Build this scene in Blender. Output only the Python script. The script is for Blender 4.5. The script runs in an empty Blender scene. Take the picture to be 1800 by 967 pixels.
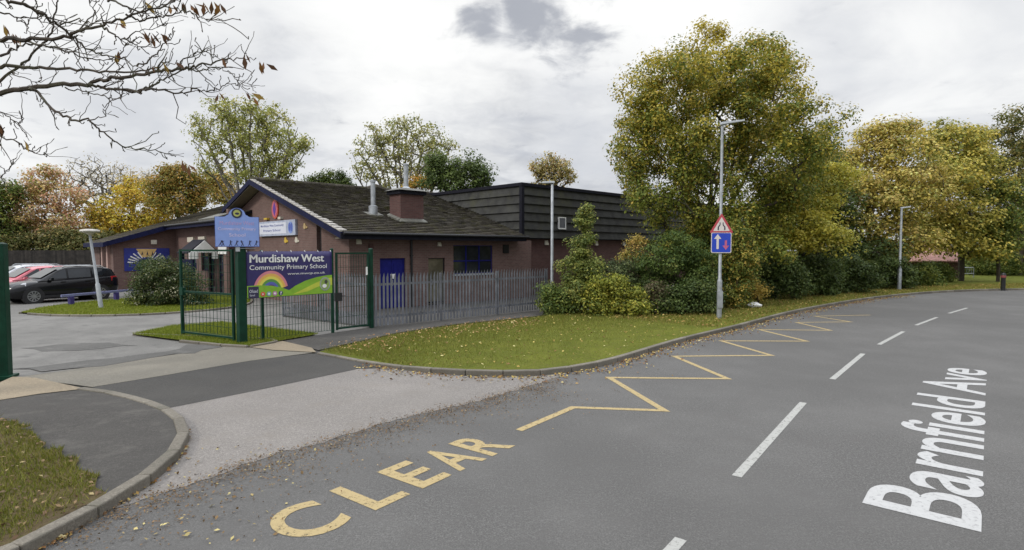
import bpy, bmesh, math, random
import numpy as np
from mathutils import Vector, Matrix
R = math.radians
random.seed(7)
S = bpy.context.scene
COL = S.collection

# ------------------------------------------------------------------ camera, sky, sun, exposure
PITCH = R(2.6)
cd = bpy.data.cameras.new('camera'); cam = bpy.data.objects.new('camera', cd); COL.objects.link(cam)
cd.sensor_width = 36; cd.lens = 20.0; cd.clip_end = 3000; cd.clip_start = 0.05
cam.location = (0, 0, 2.5); cam.rotation_euler = (R(90) - PITCH, 0, 0)
S.camera = cam
S.view_settings.view_transform = 'Standard'; S.view_settings.look = 'None'
S.view_settings.gamma = 1; S.view_settings.use_curve_mapping = False
S.view_settings.exposure = 0.15

SUN_AZ_DIR = Vector((-0.64, -0.48, 0.64)).normalized()   # towards the sun
sun_el = math.asin(SUN_AZ_DIR.z)
sun_rot = math.atan2(SUN_AZ_DIR.x, SUN_AZ_DIR.y)
w = bpy.data.worlds.new('World'); S.world = w; w.use_nodes = True
nt = w.node_tree; nt.nodes.clear()
def wn(t, **k):
    n = nt.nodes.new(t)
    for a, b in k.items(): setattr(n, a, b)
    return n
def wm(op, a=None, b=None, c=None):
    n = nt.nodes.new('ShaderNodeMath'); n.operation = op
    for i, v in enumerate((a, b, c)):
        if v is None: continue
        if isinstance(v, (int, float)): n.inputs[i].default_value = v
        else: nt.links.new(v, n.inputs[i])
    return n.outputs[0]
def wmix(f, a, b):
    n = nt.nodes.new('ShaderNodeMix'); n.data_type = 'RGBA'
    for i, v in ((0, f), (6, a), (7, b)):
        if isinstance(v, (int, float)): n.inputs[i].default_value = v
        elif isinstance(v, tuple): n.inputs[i].default_value = (*v, 1)
        else: nt.links.new(v, n.inputs[i])
    return n.outputs[2]
def wramp(v, a, b, lo=0.0, hi=1.0):
    n = nt.nodes.new('ShaderNodeMapRange'); n.interpolation_type = 'SMOOTHSTEP'
    nt.links.new(v, n.inputs[0])
    for i, x in ((1, a), (2, b), (3, lo), (4, hi)): n.inputs[i].default_value = x
    return n.outputs[0]
sky = wn('ShaderNodeTexSky', sky_type='NISHITA', sun_disc=False, sun_elevation=sun_el, sun_rotation=sun_rot)
tc = wn('ShaderNodeTexCoord'); sep = wn('ShaderNodeSeparateXYZ'); nt.links.new(tc.outputs['Generated'], sep.inputs[0])
zc = wm('MAXIMUM', sep.outputs[2], 0.0)
den = wm('ADD', zc, 0.22)
comb = wn('ShaderNodeCombineXYZ')
nt.links.new(wm('DIVIDE', sep.outputs[0], den), comb.inputs[0]); nt.links.new(wm('DIVIDE', sep.outputs[1], den), comb.inputs[1])
def wnoise(scale, detail, rough, off=0.0, dist=0.0):
    mp = wn('ShaderNodeMapping'); mp.inputs['Location'].default_value = (off, off * .7, 0)
    nt.links.new(comb.outputs[0], mp.inputs[0])
    n = wn('ShaderNodeTexNoise'); nt.links.new(mp.outputs[0], n.inputs['Vector'])
    n.inputs['Scale'].default_value = scale; n.inputs['Detail'].default_value = detail
    n.inputs['Roughness'].default_value = rough; n.inputs['Distortion'].default_value = dist
    return n.outputs[0]
n1 = wnoise(1.5, 7, .5, 3.1, .9)         # broad sheets
n2 = wnoise(3.6, 8, .55, 11.7, .25)        # lumps
n3 = wnoise(8.5, 8, .6, 5.3, .6)
base_c = wmix(wramp(n1, .40, .60), (0.43, 0.45, 0.495), (0.76, 0.77, 0.79))
base_c = wmix(wramp(n2, .46, .62, 0, .6), base_c, (0.44, 0.465, 0.525))
# bright gap high in the middle of the view, and the grey cloud that hangs in it
def spot(px, py, r0, r1, sx=1.0):
    d = Vector(((px - 900) / 1000 * sx, 1, (438 - py) / 1000)).normalized()
    vm = wn('ShaderNodeVectorMath', operation='DISTANCE'); nt.links.new(tc.outputs['Generated'], vm.inputs[0]); vm.inputs[1].default_value = d
    jit = wm('ADD', wm('MULTIPLY', wm('SUBTRACT', n2, .5), .20), wm('MULTIPLY', wm('SUBTRACT', n3, .5), .17))
    return wramp(wm('ADD', vm.outputs['Value'], jit), r1, r0)
bright = wm('MAXIMUM', spot(700, 40, .05, .42), wm('MAXIMUM', spot(1150, 40, .05, .40), wm('MAXIMUM', spot(100, 40, .1, .5), spot(1650, 60, .05, .35))))
base_c = wmix(wm('MULTIPLY', bright, .9), base_c, (1.0, 1.0, .985))
def soft(px, py, r0, r1):
    d = Vector(((px - 900) / 1000, 1, (438 - py) / 1000)).normalized()
    vm = wn('ShaderNodeVectorMath', operation='DISTANCE'); nt.links.new(tc.outputs['Generated'], vm.inputs[0]); vm.inputs[1].default_value = d
    return wramp(vm.outputs['Value'], r1, r0)
n4 = wnoise(5.0, 9, .55, 21.3, .3)
mask = wm('MAXIMUM', soft(1000, 55, .0, .15), wm('MAXIMUM', soft(930, 40, .0, .11), soft(850, 42, .0, .08)))
val = wm('ADD', mask, wm('ADD', wm('MULTIPLY', wm('SUBTRACT', n4, .5), 2.6), wm('MULTIPLY', wm('SUBTRACT', n3, .5), .9)))
grey = wm('MULTIPLY', wramp(val, .36, 1.1), .9)
base_c = wmix(grey, base_c, (0.37, 0.39, 0.44))
base_c = wmix(wm('MULTIPLY', wm('MAXIMUM', soft(1600, 150, .02, .3), wm('MAXIMUM', soft(300, 240, .02, .35), soft(1050, 250, .02, .2))), wramp(n1, .30, .62, .1, .75)), base_c, (0.52, 0.545, 0.60))
# overcast skies are brightest overhead
mul = wm('ADD', 1.0, wramp(zc, .40, .85, 0.0, 3.0))
vs = wn('ShaderNodeVectorMath', operation='SCALE'); nt.links.new(base_c, vs.inputs[0]); nt.links.new(mul, vs.inputs['Scale'])
bg1 = wn('ShaderNodeBackground'); nt.links.new(sky.outputs[0], bg1.inputs[0]); bg1.inputs[1].default_value = 0.05
bg2 = wn('ShaderNodeBackground'); nt.links.new(vs.outputs[0], bg2.inputs[0]); bg2.inputs[1].default_value = 1.0
ms = wn('ShaderNodeMixShader'); ms.inputs[0].default_value = .95
nt.links.new(bg1.outputs[0], ms.inputs[1]); nt.links.new(bg2.outputs[0], ms.inputs[2])
wo = wn('ShaderNodeOutputWorld'); nt.links.new(ms.outputs[0], wo.inputs[0])

sd = bpy.data.lights.new('sun', 'SUN'); so = bpy.data.objects.new('sun', sd); COL.objects.link(so)
sd.energy = 1.5; sd.angle = R(10); sd.color = (1.0, 0.95, 0.87)
so.rotation_euler = SUN_AZ_DIR.to_track_quat('Z', 'Y').to_euler(); so.location = (-20, -10, 30)

# ------------------------------------------------------------------ helpers: pixels of the site survey -> places on the ground
CP, SP = math.cos(PITCH), math.sin(PITCH)
def ray(px, py):
    dx, dy = (px - 900) / 1000, (483.5 - py) / 1000
    return Vector((dx, CP + dy * SP, -SP + dy * CP))
def G(px, py, z=0.0):
    r = ray(px, py); t = (z - 2.5) / r.z
    return Vector((r.x * t, r.y * t, z))
def W(px, py, Y):
    r = ray(px, py); t = Y / r.y
    return Vector((r.x * t, Y, 2.5 + r.z * t))
ANG = R(44.15)
E1 = Vector((math.cos(ANG), math.sin(ANG), 0)); E2 = Vector((-math.sin(ANG), math.cos(ANG), 0))
def L(a, b, z=0): return E1 * a + E2 * b + Vector((0, 0, z))

# ------------------------------------------------------------------ materials
MATS = {}
def newmat(name):
    m = bpy.data.materials.new(name); m.use_nodes = True
    t = m.node_tree; t.nodes.clear()
    o = t.nodes.new('ShaderNodeOutputMaterial'); p = t.nodes.new('ShaderNodeBsdfPrincipled')
    t.links.new(p.outputs[0], o.inputs[0]); MATS[name] = m
    return m, t, p, o
def tnoise(t, vec, scale, detail=4, rough=.55):
    n = t.nodes.new('ShaderNodeTexNoise'); n.inputs['Scale'].default_value = scale
    n.inputs['Detail'].default_value = detail; n.inputs['Roughness'].default_value = rough
    if vec is not None: t.links.new(vec, n.inputs['Vector'])
    return n.outputs[0]
def tmix(t, f, a, b, blend='MIX'):
    n = t.nodes.new('ShaderNodeMix'); n.data_type = 'RGBA'; n.blend_type = blend
    for i, v in ((0, f), (6, a), (7, b)):
        if isinstance(v, (int, float)): n.inputs[i].default_value = v
        elif isinstance(v, tuple): n.inputs[i].default_value = (*v, 1)
        else: t.links.new(v, n.inputs[i])
    return n.outputs[2]
def trange(t, v, a, b, lo=0., hi=1.):
    n = t.nodes.new('ShaderNodeMapRange'); t.links.new(v, n.inputs[0])
    for i, x in ((1, a), (2, b), (3, lo), (4, hi)): n.inputs[i].default_value = x
    return n.outputs[0]
def tbump(t, p, h, strength, dist):
    b = t.nodes.new('ShaderNodeBump'); b.inputs['Strength'].default_value = strength; b.inputs['Distance'].default_value = dist
    t.links.new(h, b.inputs['Height']); t.links.new(b.outputs[0], p.inputs['Normal'])
def tobj(t): return t.nodes.new('ShaderNodeTexCoord').outputs['Object']
def simple(name, c, rough=.6, metal=0., var=.18, scale=6., dirt=None, bump=0., spec=.5, coat=0.):
    m, t, p, o = newmat(name); v = tobj(t)
    f = tnoise(t, v, scale, 5)
    lo = tuple(x * (1 - var) for x in c); hi = tuple(min(1, x * (1 + var)) for x in c)
    col = tmix(t, trange(t, f, .3, .7), lo, hi)
    if dirt: col = tmix(t, trange(t, tnoise(t, v, scale * .37, 6, .65), .5, .72, 0, .7), col, dirt)
    t.links.new(col, p.inputs['Base Color'])
    p.inputs['Roughness'].default_value = rough; p.inputs['Metallic'].default_value = metal
    p.inputs['Specular IOR Level'].default_value = spec; p.inputs['Coat Weight'].default_value = coat
    if bump: tbump(t, p, tnoise(t, v, scale * 4, 4), bump, .01)
    return m
def asphalt(name, c, fleck=.35, stain=(.5, .5, .5), stain_amt=.3, rough=.9, patch=.35, bump=.5):
    m, t, p, o = newmat(name); v = tobj(t)
    fine = tnoise(t, v, 62, 4, .8); grit = tnoise(t, v, 24, 5, .75); mid = tnoise(t, v, 9, 6, .6); big = tnoise(t, v, .55, 6, .6)
    col = tmix(t, trange(t, fine, .41, .59), tuple(x * (1 - fleck) for x in c), tuple(x * (1 + fleck) for x in c))
    col = tmix(t, trange(t, grit, .40, .60, .55, 0), col, tuple(x * .55 for x in c)); col = tmix(t, trange(t, grit, .54, .66, 0, .6), col, tuple(min(1, x * 1.5) for x in c))
    col = tmix(t, trange(t, tnoise(t, v, 38, 4, .7), .35, .7, 0, .45), col, tuple(x * .66 for x in c))
    col = tmix(t, trange(t, mid, .35, .7, 0, .45), col, tuple(x * .78 for x in c))
    col = tmix(t, trange(t, big, .42, .62, 0, patch), col, tuple(x * 1.3 for x in c))
    vo = t.nodes.new('ShaderNodeTexVoronoi'); vo.inputs['Scale'].default_value = 60; t.links.new(v, vo.inputs['Vector'])
    col = tmix(t, trange(t, vo.outputs['Distance'], .1, .22, .55, 0), col, tuple(min(1, x * 1.7) for x in c))
    col = tmix(t, trange(t, tnoise(t, v, 1.7, 7, .72), .52, .68, 0, stain_amt), col, stain)
    col = tmix(t, trange(t, tnoise(t, v, .21, 5, .6), .43, .60, 0, .5), col, tuple(x * .70 for x in c))
    t.links.new(col, p.inputs['Base Color']); p.inputs['Roughness'].default_value = rough
    p.inputs['Specular IOR Level'].default_value = .3
    tbump(t, p, fine, bump, .008)
    return m
def paint(name, c, wear=.35):
    m, t, p, o = newmat(name); v = tobj(t)
    col = tmix(t, trange(t, tnoise(t, v, 12, 6, .7), .3, .7), tuple(x * .88 for x in c), c)
    t.links.new(col, p.inputs['Base Color']); p.inputs['Roughness'].default_value = .75
    tr = t.nodes.new('ShaderNodeBsdfTransparent'); mx = t.nodes.new('ShaderNodeMixShader')
    chip = trange(t, tnoise(t, v, 17, 10, .82), .53, .64, 0, wear)
    t.links.new(chip, mx.inputs[0]); t.links.new(p.outputs[0], mx.inputs[1]); t.links.new(tr.outputs[0], mx.inputs[2])
    t.links.new(mx.outputs[0], o.inputs[0])
    return m
def brick(name, c1, c2, mortar):
    m, t, p, o = newmat(name); v = tobj(t)
    s = t.nodes.new('ShaderNodeSeparateXYZ'); t.links.new(v, s.inputs[0])
    a = t.nodes.new('ShaderNodeMath'); t.links.new(s.outputs[0], a.inputs[0]); t.links.new(s.outputs[1], a.inputs[1])
    cb = t.nodes.new('ShaderNodeCombineXYZ'); t.links.new(a.outputs[0], cb.inputs[0]); t.links.new(s.outputs[2], cb.inputs[1])
    b = t.nodes.new('ShaderNodeTexBrick'); t.links.new(cb.outputs[0], b.inputs['Vector'])
    b.inputs['Scale'].default_value = 1; b.inputs['Brick Width'].default_value = .225; b.inputs['Row Height'].default_value = .075
    b.inputs['Mortar Size'].default_value = .009; b.inputs['Mortar Smooth'].default_value = .2; b.inputs['Bias'].default_value = -.1
    b.inputs['Color1'].default_value = (*c1, 1); b.inputs['Color2'].default_value = (*c2, 1); b.inputs['Mortar'].default_value = (*mortar, 1)
    col = tmix(t, trange(t, tnoise(t, v, .9, 6, .6), .4, .7, 0, .45), b.outputs[0], tuple(x * .62 for x in c1))
    col = tmix(t, trange(t, tnoise(t, v, 5, 5, .7), .55, .75, 0, .3), col, tuple(x * 1.35 for x in c2))
    t.links.new(col, p.inputs['Base Color']); p.inputs['Roughness'].default_value = .9
    tbump(t, p, b.outputs['Fac'], -.5, .01)
    return m
def tiles(name, axis):
    # weathered concrete tiles: each tile its own grey, moss in clumps
    m, t, p, o = newmat(name); v = tobj(t)
    s = t.nodes.new('ShaderNodeSeparateXYZ'); t.links.new(v, s.inputs[0])
    cb = t.nodes.new('ShaderNodeCombineXYZ'); t.links.new(s.outputs[0 if axis == 'a' else 1], cb.inputs[0]); t.links.new(s.outputs[1 if axis == 'a' else 0], cb.inputs[1])
    b = t.nodes.new('ShaderNodeTexBrick'); t.links.new(cb.outputs[0], b.inputs['Vector'])
    b.inputs['Scale'].default_value = 1; b.inputs['Brick Width'].default_value = .33; b.inputs['Row Height'].default_value = .285
    b.inputs['Mortar Size'].default_value = .012; b.inputs['Bias'].default_value = 0
    b.inputs['Color1'].default_value = (.034, .029, .023, 1); b.inputs['Color2'].default_value = (.066, .057, .046, 1); b.inputs['Mortar'].default_value = (.012, .011, .01, 1)
    isl = t.nodes.new('ShaderNodeNewGeometry').outputs['Random Per Island']
    col = tmix(t, trange(t, isl, 0, 1, .0, .75), b.outputs[0], (.095, .085, .068))
    col = tmix(t, trange(t, tnoise(t, v, 2.3, 7, .7), .50, .64, 0, .75), col, (.066, .064, .02))
    col = tmix(t, trange(t, tnoise(t, v, 7, 6, .7), .60, .70, 0, .6), col, (.17, .155, .12))
    t.links.new(col, p.inputs['Base Color']); p.inputs['Roughness'].default_value = .95; p.inputs['Specular IOR Level'].default_value = .2
    tbump(t, p, tnoise(t, v, 18, 5, .7), .7, .03)
    return m
def foliage(name, trans=.35, rough=.55):
    m, t, p, o = newmat(name)
    a = t.nodes.new('ShaderNodeAttribute'); a.attribute_name = 'tint'
    t.links.new(a.outputs['Color'], p.inputs['Base Color']); p.inputs['Roughness'].default_value = rough; p.inputs['Specular IOR Level'].default_value = .25
    tr = t.nodes.new('ShaderNodeBsdfTranslucent'); t.links.new(a.outputs['Color'], tr.inputs[0])
    mx = t.nodes.new('ShaderNodeMixShader'); mx.inputs[0].default_value = trans
    t.links.new(p.outputs[0], mx.inputs[1]); t.links.new(tr.outputs[0], mx.inputs[2]); t.links.new(mx.outputs[0], o.inputs[0])
    return m
def soil(name, c1, c2, c3):
    m, t, p, o = newmat(name); v = tobj(t)
    col = tmix(t, trange(t, tnoise(t, v, 1.1, 7, .65), .38, .62), c1, c2)
    col = tmix(t, trange(t, tnoise(t, v, 14, 6, .7), .52, .68, 0, .8), col, c3)
    t.links.new(col, p.inputs['Base Color']); p.inputs['Roughness'].default_value = 1; p.inputs['Specular IOR Level'].default_value = .1
    tbump(t, p, tnoise(t, v, 30, 5, .7), 1, .04)
    return m
def glass(name, c=(.02, .022, .025), rough=.06):
    m, t, p, o = newmat(name); v = tobj(t)
    t.links.new(tmix(t, trange(t, tnoise(t, v, 1.5, 3), .4, .6), c, tuple(x * 1.8 for x in c)), p.inputs['Base Color'])
    p.inputs['Roughness'].default_value = rough; p.inputs['Specular IOR Level'].default_value = .6
    return m

M_road = asphalt('road_asphalt', (.122, .119, .113), .62, (.105, .10, .095), .5, patch=.3, bump=.9)
M_strip = asphalt('dark_asphalt', (.066, .063, .057), .55, (.05, .05, .05), .5, bump=.8)
M_path = asphalt('path_asphalt', (.066, .062, .056), .5, (.16, .15, .13), .35, bump=.8)
M_apron = asphalt('apron_chippings', (.225, .208, .19), .55, (.19, .17, .145), .5, patch=.25, bump=.9)
M_pale = asphalt('pale_concrete', (.19, .175, .142), .4, (.16, .15, .125), .7)
M_yard = asphalt('car_park_asphalt', (.165, .16, .148), .4, (.09, .088, .082), .8, patch=.6)
M_tan = asphalt('tan_paving', (.26, .215, .15), .35, (.19, .165, .12), .6)
def per_stone(m, lo, hi):
    t = m.node_tree; p = next(n for n in t.nodes if n.type == 'BSDF_PRINCIPLED'); src = p.inputs['Base Color'].links[0].from_socket
    g = t.nodes.new('ShaderNodeNewGeometry'); r = trange(t, g.outputs['Random Per Island'], 0, 1, lo, hi)
    h = t.nodes.new('ShaderNodeHueSaturation'); t.links.new(src, h.inputs['Color']); t.links.new(r, h.inputs['Value']); t.links.new(h.outputs[0], p.inputs['Base Color']); return m
M_kerb = asphalt('kerb_concrete', (.19, .172, .14), .4, (.10, .10, .075), .7, bump=.5)
M_yellow = paint('yellow_road_paint', (.37, .285, .135), .95)
M_white = paint('white_road_paint', (.35, .35, .325), .7)
M_name = paint('white_lettering_paint', (.42, .42, .41), .45)
M_lawn = soil('lawn_soil', (.10, .12, .018), (.14, .155, .025), (.14, .11, .05))
M_verge = soil('verge_soil', (.085, .075, .03), (.13, .115, .035), (.16, .11, .05))
M_ground = soil('rough_ground', (.045, .055, .018), (.07, .07, .025), (.06, .045, .025))
M_brick = brick('red_brown_brick', (.132, .073, .063), (.178, .102, .088), (.17, .14, .118))
M_brickd = brick('dark_red_brick', (.085, .036, .032), (.115, .052, .045), (.10, .075, .065))
M_tile_a = tiles('roof_tiles_main', 'a'); M_tile_b = tiles('roof_tiles_wing', 'b')
M_navy = simple('navy_painted_timber', (.007, .009, .040), .6, var=.3, spec=.15)
M_fascia = simple('dark_fascia', (.010, .010, .016), .7, var=.3, spec=.15)
M_soffit = simple('soffit_board', (.16, .14, .10), .8)
M_blue = simple('royal_blue_paint', (.010, .012, .15), .5, var=.2, spec=.2)
M_clad = simple('weathered_dark_cladding', (.034, .034, .031), .85, var=.45, scale=2.2, dirt=(.05, .05, .022), bump=.3)
M_lead = simple('lead_flashing', (.095, .093, .078), .6, .2, dirt=(.2, .2, .17))
M_verget = simple('mortared_verge', (.36, .34, .31), .9, var=.4, scale=9)
M_galv = simple('galvanised_steel', (.36, .38, .40), .5, .55, var=.25, scale=4, dirt=(.25, .26, .27))
M_pali = simple('palisade_steel', (.165, .172, .19), .65, .25, var=.3, scale=3, dirt=(.11, .115, .125))
M_green = simple('green_powder_coat', (.005, .036, .020), .5, var=.3, scale=5, spec=.2)
M_black = simple('black_plastic', (.012, .012, .013), .5)
M_cream = simple('cream_plastic', (.62, .58, .48), .5)
M_whitep = simple('white_paint', (.78, .78, .76), .5, var=.08)
M_grey = simple('grey_paint', (.33, .35, .37), .5, var=.12)
M_glass = glass('window_glass')
M_glassb = glass('blind_behind_glass', (.09, .08, .055), .12)
M_bark = simple('dark_bark', (.055, .043, .032), .95, var=.45, scale=5, dirt=(.06, .075, .03), bump=.6)
M_barkp = simple('pale_bark', (.15, .135, .11), .95, var=.4, scale=4, bump=.5)
M_leaf = foliage('leaves', .36); M_grass = foliage('grass_blades', .3, .6); M_litter = foliage('dry_leaves', .15, .8)
M_timber = simple('dark_fence_boards', (.028, .024, .020), .9, var=.5, scale=3)

per_stone(M_kerb, .72, 1.12); per_stone(M_timber, .6, 1.3); per_stone(M_pali, .8, 1.15)
# ------------------------------------------------------------------ mesh building
def tag(o, label=None, cat=None, group=None, kind=None):
    if label: o['label'] = label
    if cat: o['category'] = cat
    if group: o['group'] = group
    if kind: o['kind'] = kind
    return o
def thing(name, label, cat, loc=(0, 0, 0), rotz=0., group=None):
    o = bpy.data.objects.new(name, None); COL.objects.link(o); o.empty_display_size = .2
    o.location = loc; o.rotation_euler = (0, 0, rotz)
    return tag(o, label, cat, group)
class MB:
    def __init__(s, M=None): s.v = []; s.f = []; s.M = M or Matrix(); s.sm = False
    def add(s, vs, fs):
        n = len(s.v); s.v += [tuple(s.M @ Vector(p)) for p in vs]; s.f += [tuple(i + n for i in f) for f in fs]; return s
    def box(s, x0, x1, y0, y1, z0, z1):
        if x0 > x1: x0, x1 = x1, x0
        if y0 > y1: y0, y1 = y1, y0
        if z0 > z1: z0, z1 = z1, z0
        return s.add([(x0, y0, z0), (x1, y0, z0), (x1, y1, z0), (x0, y1, z0), (x0, y0, z1), (x1, y0, z1), (x1, y1, z1), (x0, y1, z1)],
                     [(0, 3, 2, 1), (4, 5, 6, 7), (0, 1, 5, 4), (1, 2, 6, 5), (2, 3, 7, 6), (3, 0, 4, 7)])
    def hexa(s, b, t):    # 4 bottom points, 4 top points (same order, counter-clockwise from above)
        return s.add(list(b) + list(t), [(0, 3, 2, 1), (4, 5, 6, 7), (0, 1, 5, 4), (1, 2, 6, 5), (2, 3, 7, 6), (3, 0, 4, 7)])
    def bar(s, p, q, w, h, up=(0, 0, 1)):   # rectangular bar from p to q
        p, q = Vector(p), Vector(q); d = (q - p).normalized(); up = Vector(up)
        if abs(d.dot(up)) > .98: up = Vector((0, 1, 0))
        r = d.cross(up).normalized(); u = r.cross(d)
        c = [r * (-w / 2) + u * (-h / 2), r * (w / 2) + u * (-h / 2), r * (w / 2) + u * (h / 2), r * (-w / 2) + u * (h / 2)]
        return s.add([p + x for x in c] + [q + x for x in c], [(0, 1, 2, 3), (7, 6, 5, 4), (4, 5, 1, 0), (5, 6, 2, 1), (6, 7, 3, 2), (7, 4, 0, 3)])
    def tube(s, pts, rad, n=8, cap=True):
        pts = [Vector(p) for p in pts]; m = len(pts)
        if isinstance(rad, (int, float)): rad = [rad] * m
        vs = []; prev = None
        for i, p in enumerate(pts):
            d = (pts[min(i + 1, m - 1)] - pts[max(i - 1, 0)]).normalized()
            if prev is None:
                x = d.orthogonal().normalized()
            else:
                x = (prev - d * prev.dot(d));  x = x.normalized() if x.length > 1e-6 else d.orthogonal().normalized()
            prev = x; y = d.cross(x)
            for k in range(n):
                a = 2 * math.pi * k / n; vs.append(p + (x * math.cos(a) + y * math.sin(a)) * rad[i])
        fs = [(i * n + k, i * n + (k + 1) % n, (i + 1) * n + (k + 1) % n, (i + 1) * n + k) for i in range(m - 1) for k in range(n)]
        if cap: fs += [tuple(range(n - 1, -1, -1)), tuple((m - 1) * n + k for k in range(n))]
        return s.add(vs, fs)
    def lathe(s, prof, c=(0, 0, 0), n=20):    # prof: list of (r, z)
        vs = []; c = Vector(c)
        for r, z in prof:
            for k in range(n):
                a = 2 * math.pi * k / n; vs.append(c + Vector((r * math.cos(a), r * math.sin(a), z)))
        m = len(prof)
        fs = [(i * n + k, i * n + (k + 1) % n, (i + 1) * n + (k + 1) % n, (i + 1) * n + k) for i in range(m - 1) for k in range(n)]
        fs += [tuple(range(n - 1, -1, -1)), tuple((m - 1) * n + k for k in range(n))]
        return s.add(vs, fs)
    def poly(s, pts): return s.add(pts, [tuple(range(len(pts)))])
    def prism(s, pts, d):      # polygon extruded by vector d
        n = len(pts); d = Vector(d); pts = [Vector(p) for p in pts]
        return s.add(pts + [p + d for p in pts], [tuple(range(n)), tuple(range(2 * n - 1, n - 1, -1))] + [(i + n, (i + 1) % n + n, (i + 1) % n, i) for i in range(n)])
    def build(s, name, mat, parent=None, smooth=False, bevel=0., label=None, kind=None, fix=True):
        me = bpy.data.meshes.new(name); me.from_pydata(s.v, [], s.f); me.materials.append(mat)
        if fix:
            bm = bmesh.new(); bm.from_mesh(me); bmesh.ops.recalc_face_normals(bm, faces=bm.faces); bm.to_mesh(me); bm.free()
        o = bpy.data.objects.new(name, me); COL.objects.link(o)
        if parent is not None: o.parent = parent
        if smooth:
            for p in me.polygons: p.use_smooth = True
            try: me.set_sharp_from_angle(angle=R(40))
            except Exception: pass
        if bevel:
            b = o.modifiers.new('bevel', 'BEVEL'); b.width = bevel; b.segments = 2; b.limit_method = 'ANGLE'
        if label: o['label'] = label
        if kind: o['kind'] = kind
        return o
def part(name, mb, mat, parent, **k): return mb.build(name, mat, parent, **k)
def copy_tree(o, parent=None):
    c = o.copy(); COL.objects.link(c)
    if parent is not None: c.parent = parent
    for ch in list(o.children): copy_tree(ch, c)
    return c

def rough(pts, amp=.05, step=.25, seed=1, open_=False):
    rr = random.Random(seed); out = []; n = len(pts)
    for i in range(n - (1 if open_ else 0)):
        p, q = pts[i], pts[(i + 1) % n]; k = max(1, int((q - p).length / step))
        for j in range(k):
            v = p.lerp(q, j / k)
            out.append(Vector((v.x + rr.gauss(0, amp), v.y + rr.gauss(0, amp), v.z)))
    if open_: out.append(pts[-1].copy())
    return out
def sheet(name, pts, mat, kind='structure', res=None, label=None):
    me = bpy.data.meshes.new(name); bm = bmesh.new()
    f = bm.faces.new([bm.verts.new(p) for p in pts]); bm.normal_update()
    if f.normal.z < 0: f.normal_flip()
    bmesh.ops.triangulate(bm, faces=[f]); bm.to_mesh(me); bm.free()
    me.materials.append(mat); o = bpy.data.objects.new(name, me); COL.objects.link(o); o['kind'] = kind
    return o
def smooth_line(pts, n=8):    # Catmull-Rom through points
    pts = [Vector(p) for p in pts]; P = [pts[0] * 2 - pts[1]] + pts + [pts[-1] * 2 - pts[-2]]; out = []
    for i in range(1, len(P) - 2):
        for k in range(n):
            t = k / n; a, b, c, d = P[i - 1], P[i], P[i + 1], P[i + 2]
            out.append(.5 * ((2 * b) + (c - a) * t + (2 * a - 5 * b + 4 * c - d) * t * t + (3 * b - a - 3 * c + d) * t ** 3))
    out.append(P[-2]); return out
def resample(line, step):
    out = [line[0]]; acc = 0
    for p, q in zip(line, line[1:]):
        seg = (q - p).length
        while acc + seg >= step:
            t = (step - acc) / seg; p = p.lerp(q, t); out.append(p); seg = (q - p).length; acc = 0
        acc += seg
    out.append(line[-1]); return out

_font_cache = {}
def text_geo(body, bold=0.):
    k = (body, bold)
    if k in _font_cache: return _font_cache[k]
    c = bpy.data.curves.new('lettering_source', 'FONT'); c.body = body; c.size = 1; c.offset = bold; c.resolution_u = 6
    o = bpy.data.objects.new('lettering_source', c); COL.objects.link(o)
    dg = bpy.context.evaluated_depsgraph_get(); dg.update()
    me = o.evaluated_get(dg).to_mesh()
    v = np.array([tuple(x.co)[:2] for x in me.vertices]); f = [tuple(p.vertices) for p in me.polygons]
    o.evaluated_get(dg).to_mesh_clear(); bpy.data.objects.remove(o); bpy.data.curves.remove(c)
    v = v - v.min(0); _font_cache[k] = (v, f); return v, f
def text_fit(mb, body, o, x, y, wdt, hgt, bold=0.):    # put text in the box o + x*[0..wdt] + y*[0..hgt]; hgt may be None to keep proportion
    v, f = text_geo(body, bold); m = v.max(0); sx = wdt / m[0]; sy = sx if hgt is None else hgt / m[1]
    o, x, y = Vector(o), Vector(x), Vector(y)
    return mb.add([o + x * (p[0] * sx) + y * (p[1] * sy) for p in v], f)

# ------------------------------------------------------------------ fast meshes for leaves, blades, twigs
def np_mesh(name, V, F, mat, tint=None, parent=None, smooth=False):
    me = bpy.data.meshes.new(name); n = len(V); k = F.shape[1]
    me.vertices.add(n); me.vertices.foreach_set('co', V.astype(np.float32).ravel())
    me.loops.add(F.size); me.loops.foreach_set('vertex_index', F.astype(np.int32).ravel())
    me.polygons.add(len(F)); me.polygons.foreach_set('loop_start', np.arange(0, F.size, k, dtype=np.int32))
    if smooth: me.polygons.foreach_set('use_smooth', np.ones(len(F), bool))
    me.update(calc_edges=True)
    if tint is not None:
        at = me.color_attributes.new('tint', 'FLOAT_COLOR', 'POINT')
        c = np.ones((n, 4), np.float32); c[:, :3] = tint; at.data.foreach_set('color', c.ravel())
    me.materials.append(mat); o = bpy.data.objects.new(name, me); COL.objects.link(o)
    if parent is not None: o.parent = parent
    return o
def unit(a): return a / np.maximum(np.linalg.norm(a, axis=-1, keepdims=True), 1e-9)
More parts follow.
